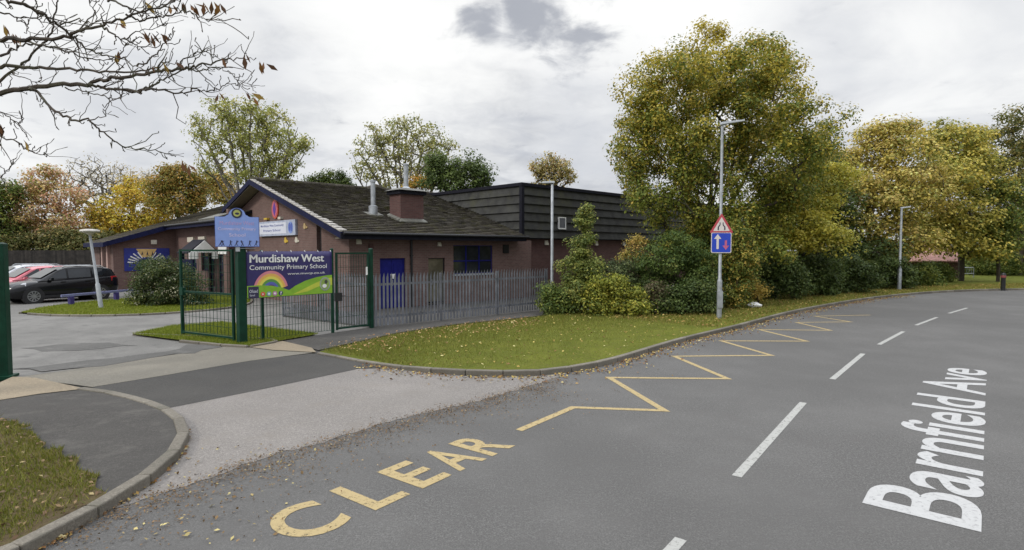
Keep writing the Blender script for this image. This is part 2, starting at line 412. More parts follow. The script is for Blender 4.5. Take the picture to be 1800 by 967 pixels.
def leaf_arrays(rng, P, size, tint, up=.5, aspect=.62, droop=0., outw=None):
    n = len(P); nrm = rng.normal(size=(n, 3)) * (1. if outw is None else .62) + np.array([0, 0, up * 1.6])
    if outw is not None: nrm = nrm + outw * 1.25
    nrm = unit(nrm)
    d = unit(np.cross(nrm, rng.normal(size=(n, 3)))); d[:, 2] -= droop; d = unit(d)
    sd_ = unit(np.cross(nrm, d)); s = size * rng.uniform(.6, 1.3, size=(n, 1))
    v0 = P - d * s * .5; v2 = P + d * s * .5; mid = P + nrm * s * .08
    v1 = mid + sd_ * s * aspect * .5; v3 = mid - sd_ * s * aspect * .5
    V = np.stack([v0, v1, v2, v3], 1).reshape(-1, 3); F = np.arange(4 * n).reshape(-1, 4)
    return V, F, np.repeat(tint, 4, 0)
def tints(rng, n, pal, wts, clump_idx=None, nclump=0, clump_w=.6, jitter=.22):
    """each leaf takes a palette colour; leaves of a clump lean the same way"""
    pal = np.array(pal); wts = np.array(wts) / np.sum(wts); cum = np.cumsum(wts)
    u = rng.random(n)
    if clump_idx is not None:
        uc = rng.random(nclump)[clump_idx]; u = np.where(rng.random(n) < clump_w, np.clip(uc + rng.normal(0, .08, n), 0, .999), u)
    i = np.minimum(np.searchsorted(cum, u), len(pal) - 1)
    return np.clip(pal[i] * rng.uniform(1 - jitter, 1 + jitter, size=(n, 1)), 0, 1)
def px_pts(m): return np.array([np.array(W(x, y, Y)) for x, y, Y in m])
def skeleton(rng, trunk, targets, seg=.5, upbias=.25, wiggle=.06, mains=None):
    """trunk: list of points; every target is joined to the nearest suitable node; returns nodes, parents, tips"""
    nodes = [np.array(p, float) for p in trunk]; par = [-1] + list(range(len(trunk) - 1)); tips = []
    order = np.argsort(np.linalg.norm(targets - np.array(trunk[len(trunk) // 2]), axis=1))
    arr = np.zeros((len(trunk) + len(targets) * 40, 3)); arr[:len(nodes)] = nodes; cnt = len(nodes)
    if mains is not None:     # ascending limbs fanning out of the low trunk
        big = np.zeros((cnt + len(targets) * 40 + len(mains) * 30, 3)); big[:cnt] = arr[:cnt]; arr = big; k0 = max(1, len(trunk) // 3)
        for mi, t in enumerate(mains):
            j = min(len(trunk) - 1, k0 + mi % (len(trunk) - k0)); p = arr[j].copy(); c = p * .55 + t * .45; c[2] = p[2] + (t[2] - p[2]) * .38; last = j
            for k in range(1, 15):
                s = k / 14; arr[cnt] = (1 - s) ** 2 * p + 2 * s * (1 - s) * c + s * s * t + rng.normal(0, .05, 3); par.append(last); last = cnt; cnt += 1
            tips.append(last)
    for ti in order:
        t = targets[ti]; d = t - arr[:cnt]; dist = np.linalg.norm(d, axis=1)
        cost = dist + np.maximum(0, arr[:cnt, 2] - t[2] + .3 * dist) * 1.6
        cost[:max(1, len(trunk) // 3)] += 50
        j = int(np.argmin(cost)); p = arr[j].copy(); n = min(30, max(1, int(dist[j] / seg)))
        c = (p + t) / 2 + np.array([0, 0, -upbias * dist[j] * .3]) + rng.normal(0, wiggle * dist[j], 3)
        last = j
        for k in range(1, n + 1):
            s = k / n; q = (1 - s) ** 2 * p + 2 * s * (1 - s) * c + s * s * t
            arr[cnt] = q; par.append(last); last = cnt; cnt += 1
        tips.append(last)
    return arr[:cnt], np.array(par), tips
def limb_mesh(name, nodes, par, tips, r_tip, r_base, mat, parent, sides=5, expo=2.3):
    n = len(nodes); a = np.zeros(n); a[tips] += 1.
    for i in range(n - 1, 0, -1):
        if a[i] == 0: a[i] = 1
        a[par[i]] += a[i]
    r = r_tip * a ** (1 / expo); k = r_base / r[0] if r[0] > 0 else 1
    r = np.where(True, r_tip + (r - r_tip) * ((r_base - r_tip) / max(r[0] - r_tip, 1e-6)), r)
    i = np.arange(1, n); A = nodes[par[i]]; B = nodes[i]; rb = r[i]; ra = np.minimum(r[par[i]], rb * 1.35)
    d = unit(B - A); ref = np.where(np.abs(d[:, 2:3]) > .9, np.array([[1., 0, 0]]), np.array([[0, 0, 1.]]))
    x = unit(np.cross(d, ref)); y = np.cross(d, x); V = []
    for P, rr, ext in ((A, ra, -.1), (B, rb, .0)):
        for s in range(sides):
            t = 2 * math.pi * s / sides; V.append(P + d * (ext * rr)[:, None] + (x * math.cos(t) + y * math.sin(t)) * rr[:, None])
    V = np.stack(V, 1); m = len(i); V = V.reshape(-1, 3); base = np.arange(m)[:, None] * 2 * sides
    F = np.concatenate([np.concatenate([base + s, base + (s + 1) % sides, base + sides + (s + 1) % sides, base + sides + s], 1) for s in range(sides)], 0)
    return np_mesh(name, V, F, mat, parent=parent, smooth=True)
def crown_points(rng, n, lumps):
    """n points in a union of lumps (centre, radii), mostly near each lump's skin"""
    vol = np.array([l[1][0] * l[1][1] * l[1][2] for l in lumps]) ** .72; idx = rng.choice(len(lumps), n, p=vol / vol.sum())
    C = np.array([l[0] for l in lumps])[idx]; Rr = np.array([l[1] for l in lumps])[idx]
    d = unit(rng.normal(size=(n, 3))); rad = rng.random((n, 1)) ** .45
    return C + d * rad * Rr
def lumpy(rng, c, r, n, k=.42, flat=1.):
    """lumps spread through an ellipsoid"""
    out = []
    for _ in range(n):
        d = unit(rng.normal(size=3)); s = rng.uniform(.35, 1 - k * .75)
        rr = k * rng.uniform(.65, 1.15)
        out.append((np.array(c) + d * s * np.array(r), np.array([rr * r[0], rr * r[1], rr * r[2] * flat])))
    return out
LEAF_GAIN = 1.85
def tree(name, label, X, Y, lumps, seed, pal, wts, n_clump=160, per=150, clump_r=.5, leaf=.16, trunk_r=.2, trunk_top=None,
         cat='tree', group=None, bark=None, base_z=0., tip_r=.012, stems=1, up=.5, upbias=.25, aspect=.62, seg=.5, hue_top=None, wander=.15, droop=0., crown_name='crown', trunk_name='trunk', sides=5, flat=.72, mains=None):
    rng = np.random.default_rng(seed); t = thing(name, label, cat, (X, Y, base_z), 0, group)
    off = np.array([X, Y, base_z]); T = crown_points(rng, n_clump, lumps) - off; T[:, 2] = np.maximum(T[:, 2], .06)
    zc_ = np.mean([l[0][2] for l in lumps]) - base_z; cx = np.mean([l[0] for l in lumps], axis=0) - off
    top = trunk_top if trunk_top is not None else zc_
    trunk = [np.array([0, 0, -.1])]
    for k in range(1, 7):
        s = k / 6; trunk.append(np.array([cx[0] * s * s * .8 + rng.normal(0, wander * s * .5), cx[1] * s * s * .8 + rng.normal(0, wander * s * .5), top * s]))
    nodes, par, tips = skeleton(rng, trunk, T, seg, upbias, mains=None if mains is None else (px_pts(mains) - off))
    limb_mesh(trunk_name, nodes, par, tips, tip_r, trunk_r, bark or M_bark, t, sides)
    if per:
        cnt = np.maximum(1, rng.poisson(per, n_clump)); idx = np.repeat(np.arange(n_clump), cnt)
        cr = clump_r * rng.uniform(.6, 1.25, n_clump)[idx][:, None]
        loc_ = rng.normal(size=(len(idx), 3)); loc_ = unit(loc_) * np.minimum(np.linalg.norm(loc_, axis=1, keepdims=True), 2.1); P = T[idx] + loc_ * cr * np.array([1, 1, flat]) * .6; P[:, 2] = np.maximum(P[:, 2], .02)
        tt = tints(rng, len(idx), pal, wts, idx, n_clump)
        if hue_top is not None:      # autumn colour comes first at the sun-side top of the crown
            z = P[:, 2]; g = np.clip((z - np.percentile(z, 25)) / (np.percentile(z, 98) - np.percentile(z, 25)), 0, 1)
            turn = rng.random(len(idx)) < g * hue_top[1] * np.where(rng.random(n_clump)[idx] < .6, 1.2, .35)
            tt[turn] = np.array(hue_top[0]) * rng.uniform(.75, 1.25, (turn.sum(), 1))
        tt = np.clip(tt * LEAF_GAIN, 0, .62)
        V, F, C = leaf_arrays(rng, P, leaf, tt, up, aspect, droop, unit(loc_))
        np_mesh(crown_name, V, F, M_leaf, C, t)
    return t
def px_lumps(rng, spec, Y):
    """crown masses surveyed as (px, py, half width px, half height px[, depth offset]) at distance Y"""
    out = []
    for s in spec:
        x, y, hw, hh = s[:4]; dy = s[4] if len(s) > 4 else 0.
        c = W(x, y, Y + dy); k = (Y + dy) / 1000
        out.append((np.array(c), np.array([hw * k, (hw + hh) * .5 * k, hh * k])))
    return out
def in_poly(P, poly):
    x, y = P[:, 0], P[:, 1]; r = np.zeros(len(P), bool); n = len(poly)
    for i in range(n):
        x1, y1 = poly[i][0], poly[i][1]; x2, y2 = poly[(i + 1) % n][0], poly[(i + 1) % n][1]
        c = ((y1 > y) != (y2 > y)) & (x < (x2 - x1) * (y - y1) / (y2 - y1 + 1e-12) + x1); r ^= c
    return r
def scatter(rng, poly, n):
    a = np.array([(p[0], p[1]) for p in poly]); lo, hi = a.min(0), a.max(0); out = np.zeros((0, 2))
    while len(out) < n:
        P = rng.uniform(lo, hi, (n * 2, 2)); out = np.concatenate([out, P[in_poly(P, a)]])
    return out[:n]
def blades(name, P, z, rng, h, wd, pal, wts, label=None):
    n = len(P); a = rng.uniform(0, 2 * math.pi, n); d = np.stack([np.cos(a), np.sin(a), np.zeros(n)], 1)
    hh = h * rng.uniform(.45, 1.3, (n, 1)); B = np.concatenate([P, np.broadcast_to(np.asarray(z, float).reshape(-1, 1), (n, 1))], 1)
    lean = rng.normal(0, .45, (n, 2)); tip = B + np.concatenate([lean * hh, hh], 1)
    ww = wd * rng.uniform(.6, 1.3, (n, 1)); V = np.stack([B - d * ww, B + d * ww, tip], 1).reshape(-1, 3)
    C = np.repeat(tints(rng, n, pal, wts), 3, 0)
    o = np_mesh(name, V, np.arange(3 * n).reshape(-1, 3), M_grass, C); o['kind'] = 'stuff'; o['category'] = 'grass'
    if label: o['label'] = label
    return o
def litter(name, P, z, rng, size, label, pal=None, wts=None):
    pal = pal or [(.30, .19, .06), (.22, .11, .04), (.42, .32, .10), (.14, .08, .04), (.48, .40, .2)]; wts = wts or [3, 3, 2, 3, 1]
    n = len(P); B = np.concatenate([P, np.asarray(z, float).reshape(-1, 1) * np.ones((n, 1)) + rng.uniform(.006, .03, (n, 1))], 1)
    V, F, C = leaf_arrays(rng, B, size, tints(rng, n, pal, wts), 1.6, .6)
    o = np_mesh(name, V, F, M_litter, C); o['kind'] = 'stuff'; o['label'] = label; o['category'] = 'leaves'; return o

# ================================================================== GROUND, ROADS, PAVEMENTS
sheet('ground', [(-400, -60, -.06), (500, -60, -.06), (500, 800, -.06), (-400, 800, -.06)], M_ground)
# kerb on the lawn side of the road
KL = [G(*p) for p in ((990, 657), (1050, 646), (1100, 633), (1200, 602), (1300, 577), (1420, 546), (1560, 523), (1700, 512.5))]
KL += [Vector((36, 35.6, 0)), Vector((46, 38.5, 0)), Vector((60, 41, 0)), Vector((90, 43, 0))]
KL = smooth_line(KL, 8)
CORNER = smooth_line([G(*p) for p in ((556, 622), (620, 634), (700, 650), (790, 659.5), (880, 662.5), (950, 661), (990, 657))], 6)
LAWN_KERB = CORNER[:-1] + KL
# edge between the apron and the road, then the near side of the drive
EDGE = rough([G(*p) for p in ((965, 668), (860, 700), (700, 738), (500, 795), (370, 840), (200, 895))], .028, .12, 4, True)
LEFTK = smooth_line([G(*p) for p in ((148, 683), (200, 690), (250, 704), (296, 725), (324, 747), (334, 768), (322, 800), (285, 838), (215, 888), (130, 935), (60, 975))] + [Vector((-5.0, 2.6, 0)), Vector((-8.6, -2.2, 0)), Vector((-16, -12, 0)), Vector((-34, -36, 0))], 6)
def offset_line(line, d):
    out = []
    for i, p in enumerate(line):
        t = (line[min(i + 1, len(line) - 1)] - line[max(i - 1, 0)]); t.z = 0; t.normalize(); out.append(p + Vector((t.y, -t.x, 0)) * d)
    return out
RIGHT = offset_line(resample([p for p in [Vector((-24, -28, 0)), Vector((-11, -9, 0)), Vector((-3.6, 3.5, 0)), Vector((-.6, 8.2, 0))] + KL[6:]], 1.5), 7.7)
road_pts = [Vector((p.x, p.y, 0)) for p in KL] + [Vector((p.x, p.y, 0)) for p in reversed(RIGHT)] + \
           [Vector((p.x, p.y, 0)) for p in reversed(LEFTK[-22:])] + [Vector((p.x, p.y, 0)) for p in reversed(EDGE)]
sheet('road', road_pts, M_road)
sheet('tarmac_base', [G(20, 668, -.008), G(430, 600, -.008), G(640, 575, -.008), G(1010, 545, -.008), G(1010, 700, -.008), G(600, 900, -.008), G(150, 1000, -.008), G(100, 760, -.008)], M_strip)
# the apron of pale chippings, the dark band, the pale concrete band, the car park
APRON = [G(1000, 656)] + [p.copy() for p in EDGE] + [G(170, 905), G(228, 850), G(295, 792), G(304, 752), G(284, 719), G(470, 682), G(625, 649), G(700, 648), G(790, 657), G(880, 660)]
sheet('driveway', [p + Vector((0, 0, .004)) for p in APRON], M_apron)
sheet('tarmac_band', [p + Vector((0, 0, .008)) for p in (G(160, 681), G(300, 658), G(440, 634), G(548, 622), G(632, 642), G(625, 650), G(470, 683), G(322, 713), G(280, 721), G(240, 706))], M_strip)
sheet('concrete_band', [p + Vector((0, 0, .012)) for p in (G(30, 664), G(200, 640), G(425, 606), G(470, 602), G(556, 620), G(440, 635), G(300, 659), G(162, 681.5))], M_pale)
sheet('car_park', [Vector((-75, 8, .0)), G(5, 664), G(30, 664), G(425, 607), G(497, 600), G(655, 577), G(950, 547), Vector((9, 25, 0)), Vector((20, 36, 0)), Vector((5, 60, 0)), Vector((-75, 60, 0))], M_yard)
sheet('school_yard', [p + Vector((0, 0, .004)) for p in (G(497, 557), G(655, 577), G(955, 546), Vector((9, 26, 0)), L(24, 21.5), L(11.2, 21), L(11.2, 26))], M_strip)
sheet('footpath', [p + Vector((0, 0, .02)) for p in (G(497, 600), G(585, 586), G(655, 576), G(760, 565), G(950, 546), G(1000, 541), G(1010, 548), G(940, 557), G(800, 571), G(700, 586), G(610, 606), G(560, 617), G(545, 613))], M_path)
sheet('tan_paving', [p + Vector((0, 0, .026)) for p in (G(432, 611), G(497, 601), G(548, 613), G(556, 621), G(480, 617))], M_tan)
# dark joints across the pale drive
M_patch = asphalt('patched_tarmac', (.10, .097, .09), .4, (.19, .185, .17), .6)
sheet('tarmac_patch', rough([p + Vector((0, 0, .016)) for p in (G(25, 648), G(150, 634), G(300, 619), G(330, 606), G(395, 607), G(330, 622), G(180, 644), G(70, 655))], .09, .35, 5), M_patch)
sheet('tarmac_patch', rough([p + Vector((0, 0, .006)) for p in (G(50, 611), G(110, 604), G(190, 602), G(240, 608), G(140, 616), G(60, 618))], .09, .35, 5), M_patch)
# left pavement, raised at the kerb and dropped at the drive
def lz(p):
    d = (p - LEFTK[0]).length; return .012 + .085 * max(0., min(1., (d - 1.2) / 2.2))
LP = offset_line(LEFTK, .075)
for p in LP: p.z = lz(p)
sheet('pavement', LP + [Vector((-60, -36, .097)), Vector((-60, 9.5, .05)), G(0, 702, .03), G(70, 692, .02)], M_path)
sheet('tan_paving', [G(-160, 700, .035), G(0, 672, .035), G(22, 662, .03), G(62, 664, .03), G(150, 683, .022), G(70, 692, .032), G(0, 703, .04), G(-160, 733, .05)], M_tan)
def kerb(name, line, hfun, label, wdt=.125, step=.9, inner=1):
    mb = MB(); pts = resample(line, step)
    for i, (p, q) in enumerate(zip(pts, pts[1:])):
        if (q - p).length < .15: continue
        sub = [s for s in resample([p.copy(), q.copy()], max(.3, (q - p).length / 2.0))]
        d = (q - p).normalized(); n = Vector((-d.y, d.x, 0)) * inner
        a, b = p + d * .009, q - d * .009; ha, hb = hfun(p), hfun(q)
        bt = [a, b, b + n * wdt, a + n * wdt]
        if inner < 0: bt = [a + n * wdt, b + n * wdt, b, a]
        z = [ha, hb, hb, ha]
        mb.hexa([Vector((v.x, v.y, -.05)) for v in bt], [Vector((v.x, v.y, zz)) for v, zz in zip(bt, z)])
    o = mb.build(name, M_kerb, None, bevel=.018); tag(o, kind='structure'); return o
kerb('kerb', [Vector((p.x, p.y, 0)) for p in LEFTK[:-8]], lambda p: lz(p) + .024, None, .14, .75, -1)
def kz(p):
    d = (Vector((p.x, p.y, 0)) - LAWN_KERB[0]).length; return .03 + .085 * max(0., min(1., (d - 1.5) / 2.5))
kerb('kerb', LAWN_KERB, kz, None, .13, .75, 1)
kerb('kerb', [Vector((p.x, p.y, 0)) for p in RIGHT], lambda p: .11, None, .14, .9, -1)
# lawn, verge, island, far-side verge
inner = offset_line(LAWN_KERB, -.12)
lawn_a = []
for p in inner:
    q = p.copy(); q.z = kz(p) - .015; lawn_a.append(q)
back = [Vector((90, 75, .1)), Vector((30, 75, .1)), Vector((18, 40, .1)), Vector((12, 32, .1)), Vector((6.5, 26.5, .08)), G(1010, 549, .05), G(940, 558, .05), G(800, 572, .05), G(700, 587, .045), G(610, 607, .04), G(562, 618, .03)]
sheet('lawn', lawn_a + back, M_lawn)
ro = offset_line(RIGHT, .13); sheet('grass_verge', [p + Vector((0, 0, .1)) for p in ro] + [Vector((120, 30, .1)), Vector((120, -60, .1)), Vector((-20, -60, .1))], M_lawn)
LK0 = int(np.argmin([(Vector((q.x, q.y, 0)) - G(205, 868)).length for q in LEFTK])) + 1
LG = [G(-260, 690, .112), G(0, 735, .112), G(30, 742, .112), G(60, 768, .112), G(125, 806, .112), G(172, 845, .112), G(192, 868, .112)]
LG = rough(LG, .05, .16, 8, True) + \
     [p + Vector((0, 0, .112)) for p in offset_line([Vector((q.x, q.y, 0)) for q in LEFTK[LK0:]], .145)] + [Vector((-60, -36, .112)), Vector((-60, 6, .112))]
sheet('grass_patch', LG, soil('bare_soil', (.10, .075, .045), (.13, .10, .05), (.10, .11, .03)))
ISL = smooth_line([G(*p, .06) for p in ((38, 549), (70, 541), (130, 533), (200, 526), (300, 520), (420, 519), (440, 530), (400, 540), (300, 549), (200, 553), (100, 553), (38, 549))], 4)[:-1]
sheet('grass_island', ISL, M_lawn)
kerb('kerb', [Vector((p.x, p.y, 0)) for p in ISL], lambda p: .075, None, .1, .8, 1)
FRONT = [G(*p, .05) for p in ((232, 587), (300, 573), (390, 566), (560, 587), (500, 597), (440, 608), (400, 606), (320, 598))]
sheet('grass_strip', FRONT, M_lawn)
kerb('kerb', [Vector((p.x, p.y, 0)) for p in FRONT[-1::-1][:4] + [FRONT[0]]][:5], lambda p: .07, None, .1, .8, -1)

# ---- painted markings
def strip(mb, p, q, wdt, z, skew=None):
    d = (q - p); d.z = 0; d.normalize(); n = Vector((-d.y, d.x, 0)) * wdt / 2
    mb.add([Vector((v.x, v.y, z)) for v in (p - n, q - n, q + n, p + n)], [(0, 1, 2, 3)])
ym = MB(); Z0 = .005
zig = [(912, 757), (1007, 716.5), (1168, 722), (1071, 664), (1279, 666), (1185, 626.5), (1356, 625), (1268, 599.5), (1418, 600), (1334, 579.5), (1460, 581), (1400, 567), (1495, 566), (1432, 556), (1530, 554)]
zp = [G(*p) for p in zig]; hw = .058
# mitred ribbon
lft, rgt = [], []
for i, p in enumerate(zp):
    d0 = (zp[i] - zp[i - 1]).normalized() if i else (zp[1] - zp[0]).normalized()
    d1 = (zp[i + 1] - zp[i]).normalized() if i < len(zp) - 1 else d0
    n0 = Vector((-d0.y, d0.x, 0)); n1 = Vector((-d1.y, d1.x, 0)); m = (n0 + n1)
    m = m.normalized() if m.length > 1e-4 else n0
    k = hw / max(.28, m.dot(n0)); lft.append(p + m * k); rgt.append(p - m * k)
for i in range(len(zp) - 1):
    zz = Z0
    ym.add([Vector((v.x, v.y, zz)) for v in (rgt[i], rgt[i + 1], lft[i + 1], lft[i])], [(0, 1, 2, 3)])
o = ym.build('zigzag_marking', M_yellow, None, fix=False); o['kind'] = 'structure'
dirx = Vector((.6, .8, 0)); diry = Vector((-.8, .6, 0)); o0 = Vector((-1.307, 5.447, .005))
o0 = G(660, 897, .005)
cm = MB()
for ch, t0, t1 in (('C', -.80, -.23), ('L', 0, .45), ('E', .62, 1.07), ('A', 1.20, 1.68), ('R', 1.78, 2.25)):
    text_fit(cm, ch, o0 + dirx * t0, dirx, diry, t1 - t0, .73, .020)
o = cm.build('road_lettering', M_yellow, None, fix=False); o['kind'] = 'structure'
wmk = MB()
cl = [((1295, 838), (1412, 708)), ((1463, 667), (1517, 622)), ((1545, 606), (1588, 583)), ((1610, 572), (1647, 558)), ((1668, 551), (1700, 541.5)), ((1140, 1010), (1197, 948))]
for p, q in cl: strip(wmk, G(*p), G(*q), .105, .005)
o = wmk.build('centre_line', M_white, None, fix=False); o['kind'] = 'structure'
p0 = G(1728, 936, .005); p1 = G(1735, 652, .005); dx_ = (p1 - p0); ln = dx_.length; dx_.normalize(); dy_ = Vector((-dx_.y, dx_.x, 0))
nm = MB(); text_fit(nm, 'Barnfield Ave', p0, dx_, dy_, ln, .93, .012)
o = nm.build('road_name_lettering', M_name, None, fix=False); o['kind'] = 'structure'
#@@STRUCT
# ================================================================== SCHOOL BUILDING (axes a along the blue-door front, b away from it)
BA, BB = 15.0, 28.0
TB = Matrix.Translation((-BA, -BB, 0))
school = thing('school_building', 'single storey red brick school with mossy tiled gable roof and dark boarded hall', 'school', L(BA, BB), ANG)
def walls(name, segs, mat, label=None):
    """segs: (axis, fixed, u0, u1, z0, z1, thickness (inwards +), holes[(u0,u1,z0,z1)])"""
    mb = MB(TB)
    for ax, fx, u0, u1, z0, z1, th, holes in segs:
        us = sorted({u0, u1, *[h[0] for h in holes], *[h[1] for h in holes]}); zs = sorted({z0, z1, *[h[2] for h in holes], *[h[3] for h in holes]})
        for i in range(len(us) - 1):
            for j in range(len(zs) - 1):
                uc, zc2 = (us[i] + us[i + 1]) / 2, (zs[j] + zs[j + 1]) / 2
                if any(h[0] < uc < h[1] and h[2] < zc2 < h[3] for h in holes): continue
                if ax == 'a': mb.box(us[i], us[i + 1], fx, fx + th, zs[j], zs[j + 1])
                else: mb.box(fx, fx + th, us[i], us[i + 1], zs[j], zs[j + 1])
    return mb.build(name, mat, school, fix=False, label=label)
FB = 20.7
door_h = (12.48, 13.72, 0, 2.12); gdoor_h = (14.92, 15.84, 0, 2.1); win_h = (16.33, 18.77, 1.35, 2.68); vent_h = (19.45, 19.83, 2.3, 2.72)
walls('front_wall', [('a', FB, 11.1, 21.5, -.05, 2.95, .3, [door_h, gdoor_h, win_h])], M_brick)
# gable wall: a tall dark slot where the rainwater pipe runs
gw = MB(TB)
def gz(b): return 5.62 - .3 * abs(b - 29.5)
for b0, b1 in ((21.0, 23.1), (23.56, 29.5), (29.5, 34.0)):
    gw.hexa([(11.1, b0, -.05), (11.4, b0, -.05), (11.4, b1, -.05), (11.1, b1, -.05)], [(11.1, b0, gz(b0)), (11.4, b0, gz(b0)), (11.4, b1, gz(b1)), (11.1, b1, gz(b1))])
part('gable_wall', gw, M_brick, school)
mb = MB(TB); mb.box(11.3, 11.45, 23.1, 23.56, -.05, 3.7); part('recess_panel', mb, M_fascia, school)
mb = MB(TB); mb.tube([(11.22, 23.33, 0), (11.22, 23.33, 3.6)], .045); part('downpipe', mb, M_black, school, smooth=True)
mb = MB(TB); mb.tube([(14.0, FB - .06, 0), (14.0, FB - .06, 3.0)], .05); mb.box(13.93, 14.07, FB - .09, FB - .01, 2.2, 2.25); part('downpipe', mb, M_black, school, smooth=True)

def lapped(mb, o, al, up, n_along, slope, course, out, lift, thick=.02):
    """courses of boards or tiles, each one kicked out at its lower edge"""
    o, al, up, out = Vector(o), Vector(al), Vector(up), Vector(out); k = int(round(slope / course)); c = slope / k
    for i in range(k):
        a0 = o + up * (i * c); a1 = o + up * ((i + 1) * c + course * .12)
        l0, l1 = out * lift, out * .004
        pts = [a0 + out * (lift - thick) - al * 0, a0 + al * n_along + out * (lift - thick), a0 + al * n_along + l0, a0 + l0,
               a1 + out * (.004 - thick), a1 + al * n_along + out * (.004 - thick), a1 + al * n_along + l1, a1 + l1]
        mb.add(pts, [(0, 1, 2, 3), (4, 7, 6, 5), (3, 2, 6, 7), (0, 4, 5, 1), (0, 3, 7, 4), (1, 5, 6, 2)])
# main roof: ridge along a at b = 29.5
RID, RB, EB, EZ = 5.97, 29.5, 20.1, 3.15
sl = Vector((0, RB - EB, RID - EZ)); slen = sl.length; sl.normalize(); nrm = Vector((0, -sl.z, sl.y))
mb = MB(TB)
n_c = 34; c_ = slen / n_c; rr = random.Random(3)
for i in range(n_c):
    s0, s1 = i * c_, (i + 1) * c_ + .03
    aend = 20.45 + (22.0 - 20.45) * i / n_c
    j = 10.5
    while j < aend - .02:
        j1 = min(j + .33, aend); jit = rr.uniform(-.006, .008); off = rr.uniform(-.012, .012)
        p0 = Vector((j + .004, EB, EZ)) + sl * (s0 + off); p1 = Vector((j1 - .004, EB, EZ)) + sl * (s0 + off); q1 = Vector((j1 - .004, EB, EZ)) + sl * s1; q0 = Vector((j + .004, EB, EZ)) + sl * s1
        u = nrm * (.062 + jit); l = nrm * .004
        mb.add([p0, p1, p1 + u, p0 + u, q0, q1, q1 + l, q0 + l], [(0, 1, 2, 3), (3, 2, 6, 7), (0, 3, 7, 4), (1, 5, 6, 2)])
        j = j1
roof = part('roof', mb, M_tile_a, school)
mb = MB(TB)
mb.hexa([(10.5, EB, EZ - .14), (20.45, EB, EZ - .14), (22, RB, RID - .14), (10.5, RB, RID - .14)], [(10.5, EB, EZ - .01), (20.45, EB, EZ - .01), (22, RB, RID - .01), (10.5, RB, RID - .01)])
mb.hexa([(10.5, RB, RID - .14), (24, RB, RID - .14), (24, 37, RID - 2.4), (10.5, 37, RID - 2.4)], [(10.5, RB, RID), (24, RB, RID), (24, 37, RID - 2.26), (10.5, 37, RID - 2.26)])
part('roof_deck', mb, M_fascia, school)
mb = MB(TB)
for i in range(26):
    a0 = 10.46 + i * .45; mb.tube([(a0, RB, RID + .02), (a0 + .43, RB, RID + .03)], .11, 8)
part('ridge_tiles', mb, M_tile_a, roof, smooth=True)
# verge: navy barge boards with a row of mortared tile ends
mb = MB(TB)
for sgn, b_end in ((-1, EB - .02), (1, 33.6)):
    z_end = RID - .3 * abs(b_end - RB)
    mb.hexa([(10.43, RB, RID - .25), (10.5, RB, RID - .25), (10.5, b_end, z_end - .25), (10.43, b_end, z_end - .25)][::sgn], [(10.43, RB, RID + .0), (10.5, RB, RID + .0), (10.5, b_end, z_end + .0), (10.43, b_end, z_end + .0)][::sgn])
part('barge_board', mb, M_navy, school)
mb = MB(TB)
for i in range(25):
    s0 = i * .385
    if s0 < slen - .1:
        p = Vector((0, EB, EZ)) + sl * s0; q = Vector((0, EB, EZ)) + sl * (s0 + .36)
        w_ = .10 if i > 4 else .2
        mb.hexa([(10.40, p.y, p.z + .01), (10.5 + w_, p.y, p.z + .01), (10.5 + w_, q.y, q.z + .01), (10.40, q.y, q.z + .01)], [(10.40, p.y, p.z + .11), (10.5 + w_, p.y, p.z + .11), (10.5 + w_, q.y, q.z + .06), (10.40, q.y, q.z + .06)])
part('verge_tiles', mb, M_verget, school, bevel=.02)
mb = MB(TB)
mb.hexa([(10.5, RB, RID - .30), (11.1, RB, RID - .30), (11.1, 33.6, RID - 1.53), (10.5, 33.6, RID - 1.53)], [(10.5, RB, RID - .2), (11.1, RB, RID - .2), (11.1, 33.6, RID - 1.43), (10.5, 33.6, RID - 1.43)])
mb.hexa([(10.5, EB + .1, EZ - .27), (11.1, EB + .1, EZ - .27), (11.1, RB, RID - .30), (10.5, RB, RID - .30)], [(10.5, EB + .1, EZ - .17), (11.1, EB + .1, EZ - .17), (11.1, RB, RID - .2), (10.5, RB, RID - .2)])
mb.box(10.5, 20.4, EB + .05, FB, EZ - .24, EZ - .2)
part('soffit', mb, M_soffit, school)
mb = MB(TB); mb.box(10.42, 20.5, EB - .03, EB + .03, EZ - .26, EZ - .02); part('fascia_board', mb, M_fascia, school)
mb = MB(TB); mb.tube([(10.5, EB - .09, EZ - .04), (20.6, EB - .09, EZ - .04)], .06, 8); part('gutter', mb, M_black, school, smooth=True)
# chimney with flue
mb = MB(TB); mb.box(14.35, 15.6, 22.0, 22.9, 3.5, 5.15); ch = part('chimney', mb, M_brickd, school)
mb = MB(TB); mb.box(14.25, 15.7, 21.9, 23.0, 5.0, 5.17); part('chimney_band', mb, M_fascia, ch)
mb = MB(TB); mb.hexa([(14.15, 21.8, 5.17), (15.8, 21.8, 5.17), (15.8, 23.1, 5.17), (14.15, 23.1, 5.17)], [(14.5, 22.15, 5.3), (15.45, 22.15, 5.3), (15.45, 22.75, 5.3), (14.5, 22.75, 5.3)]); part('chimney_cap', mb, M_lead, ch)
mb = MB(TB); mb.lathe([(.26, 5.28), (.11, 5.40), (.11, 6.36), (.13, 6.38), (.13, 6.44), (.05, 6.46)], (14.95, 22.45, 0)); part('flue', mb, M_galv, ch, smooth=True)
mb = MB(TB)
mb.hexa([(14.25, 21.8, 3.70), (15.7, 21.8, 3.70), (15.7, 22.0, 3.76), (14.25, 22.0, 3.76)], [(14.25, 21.8, 3.76), (15.7, 21.8, 3.76), (15.6, 21.99, 3.9), (14.35, 21.99, 3.9)])
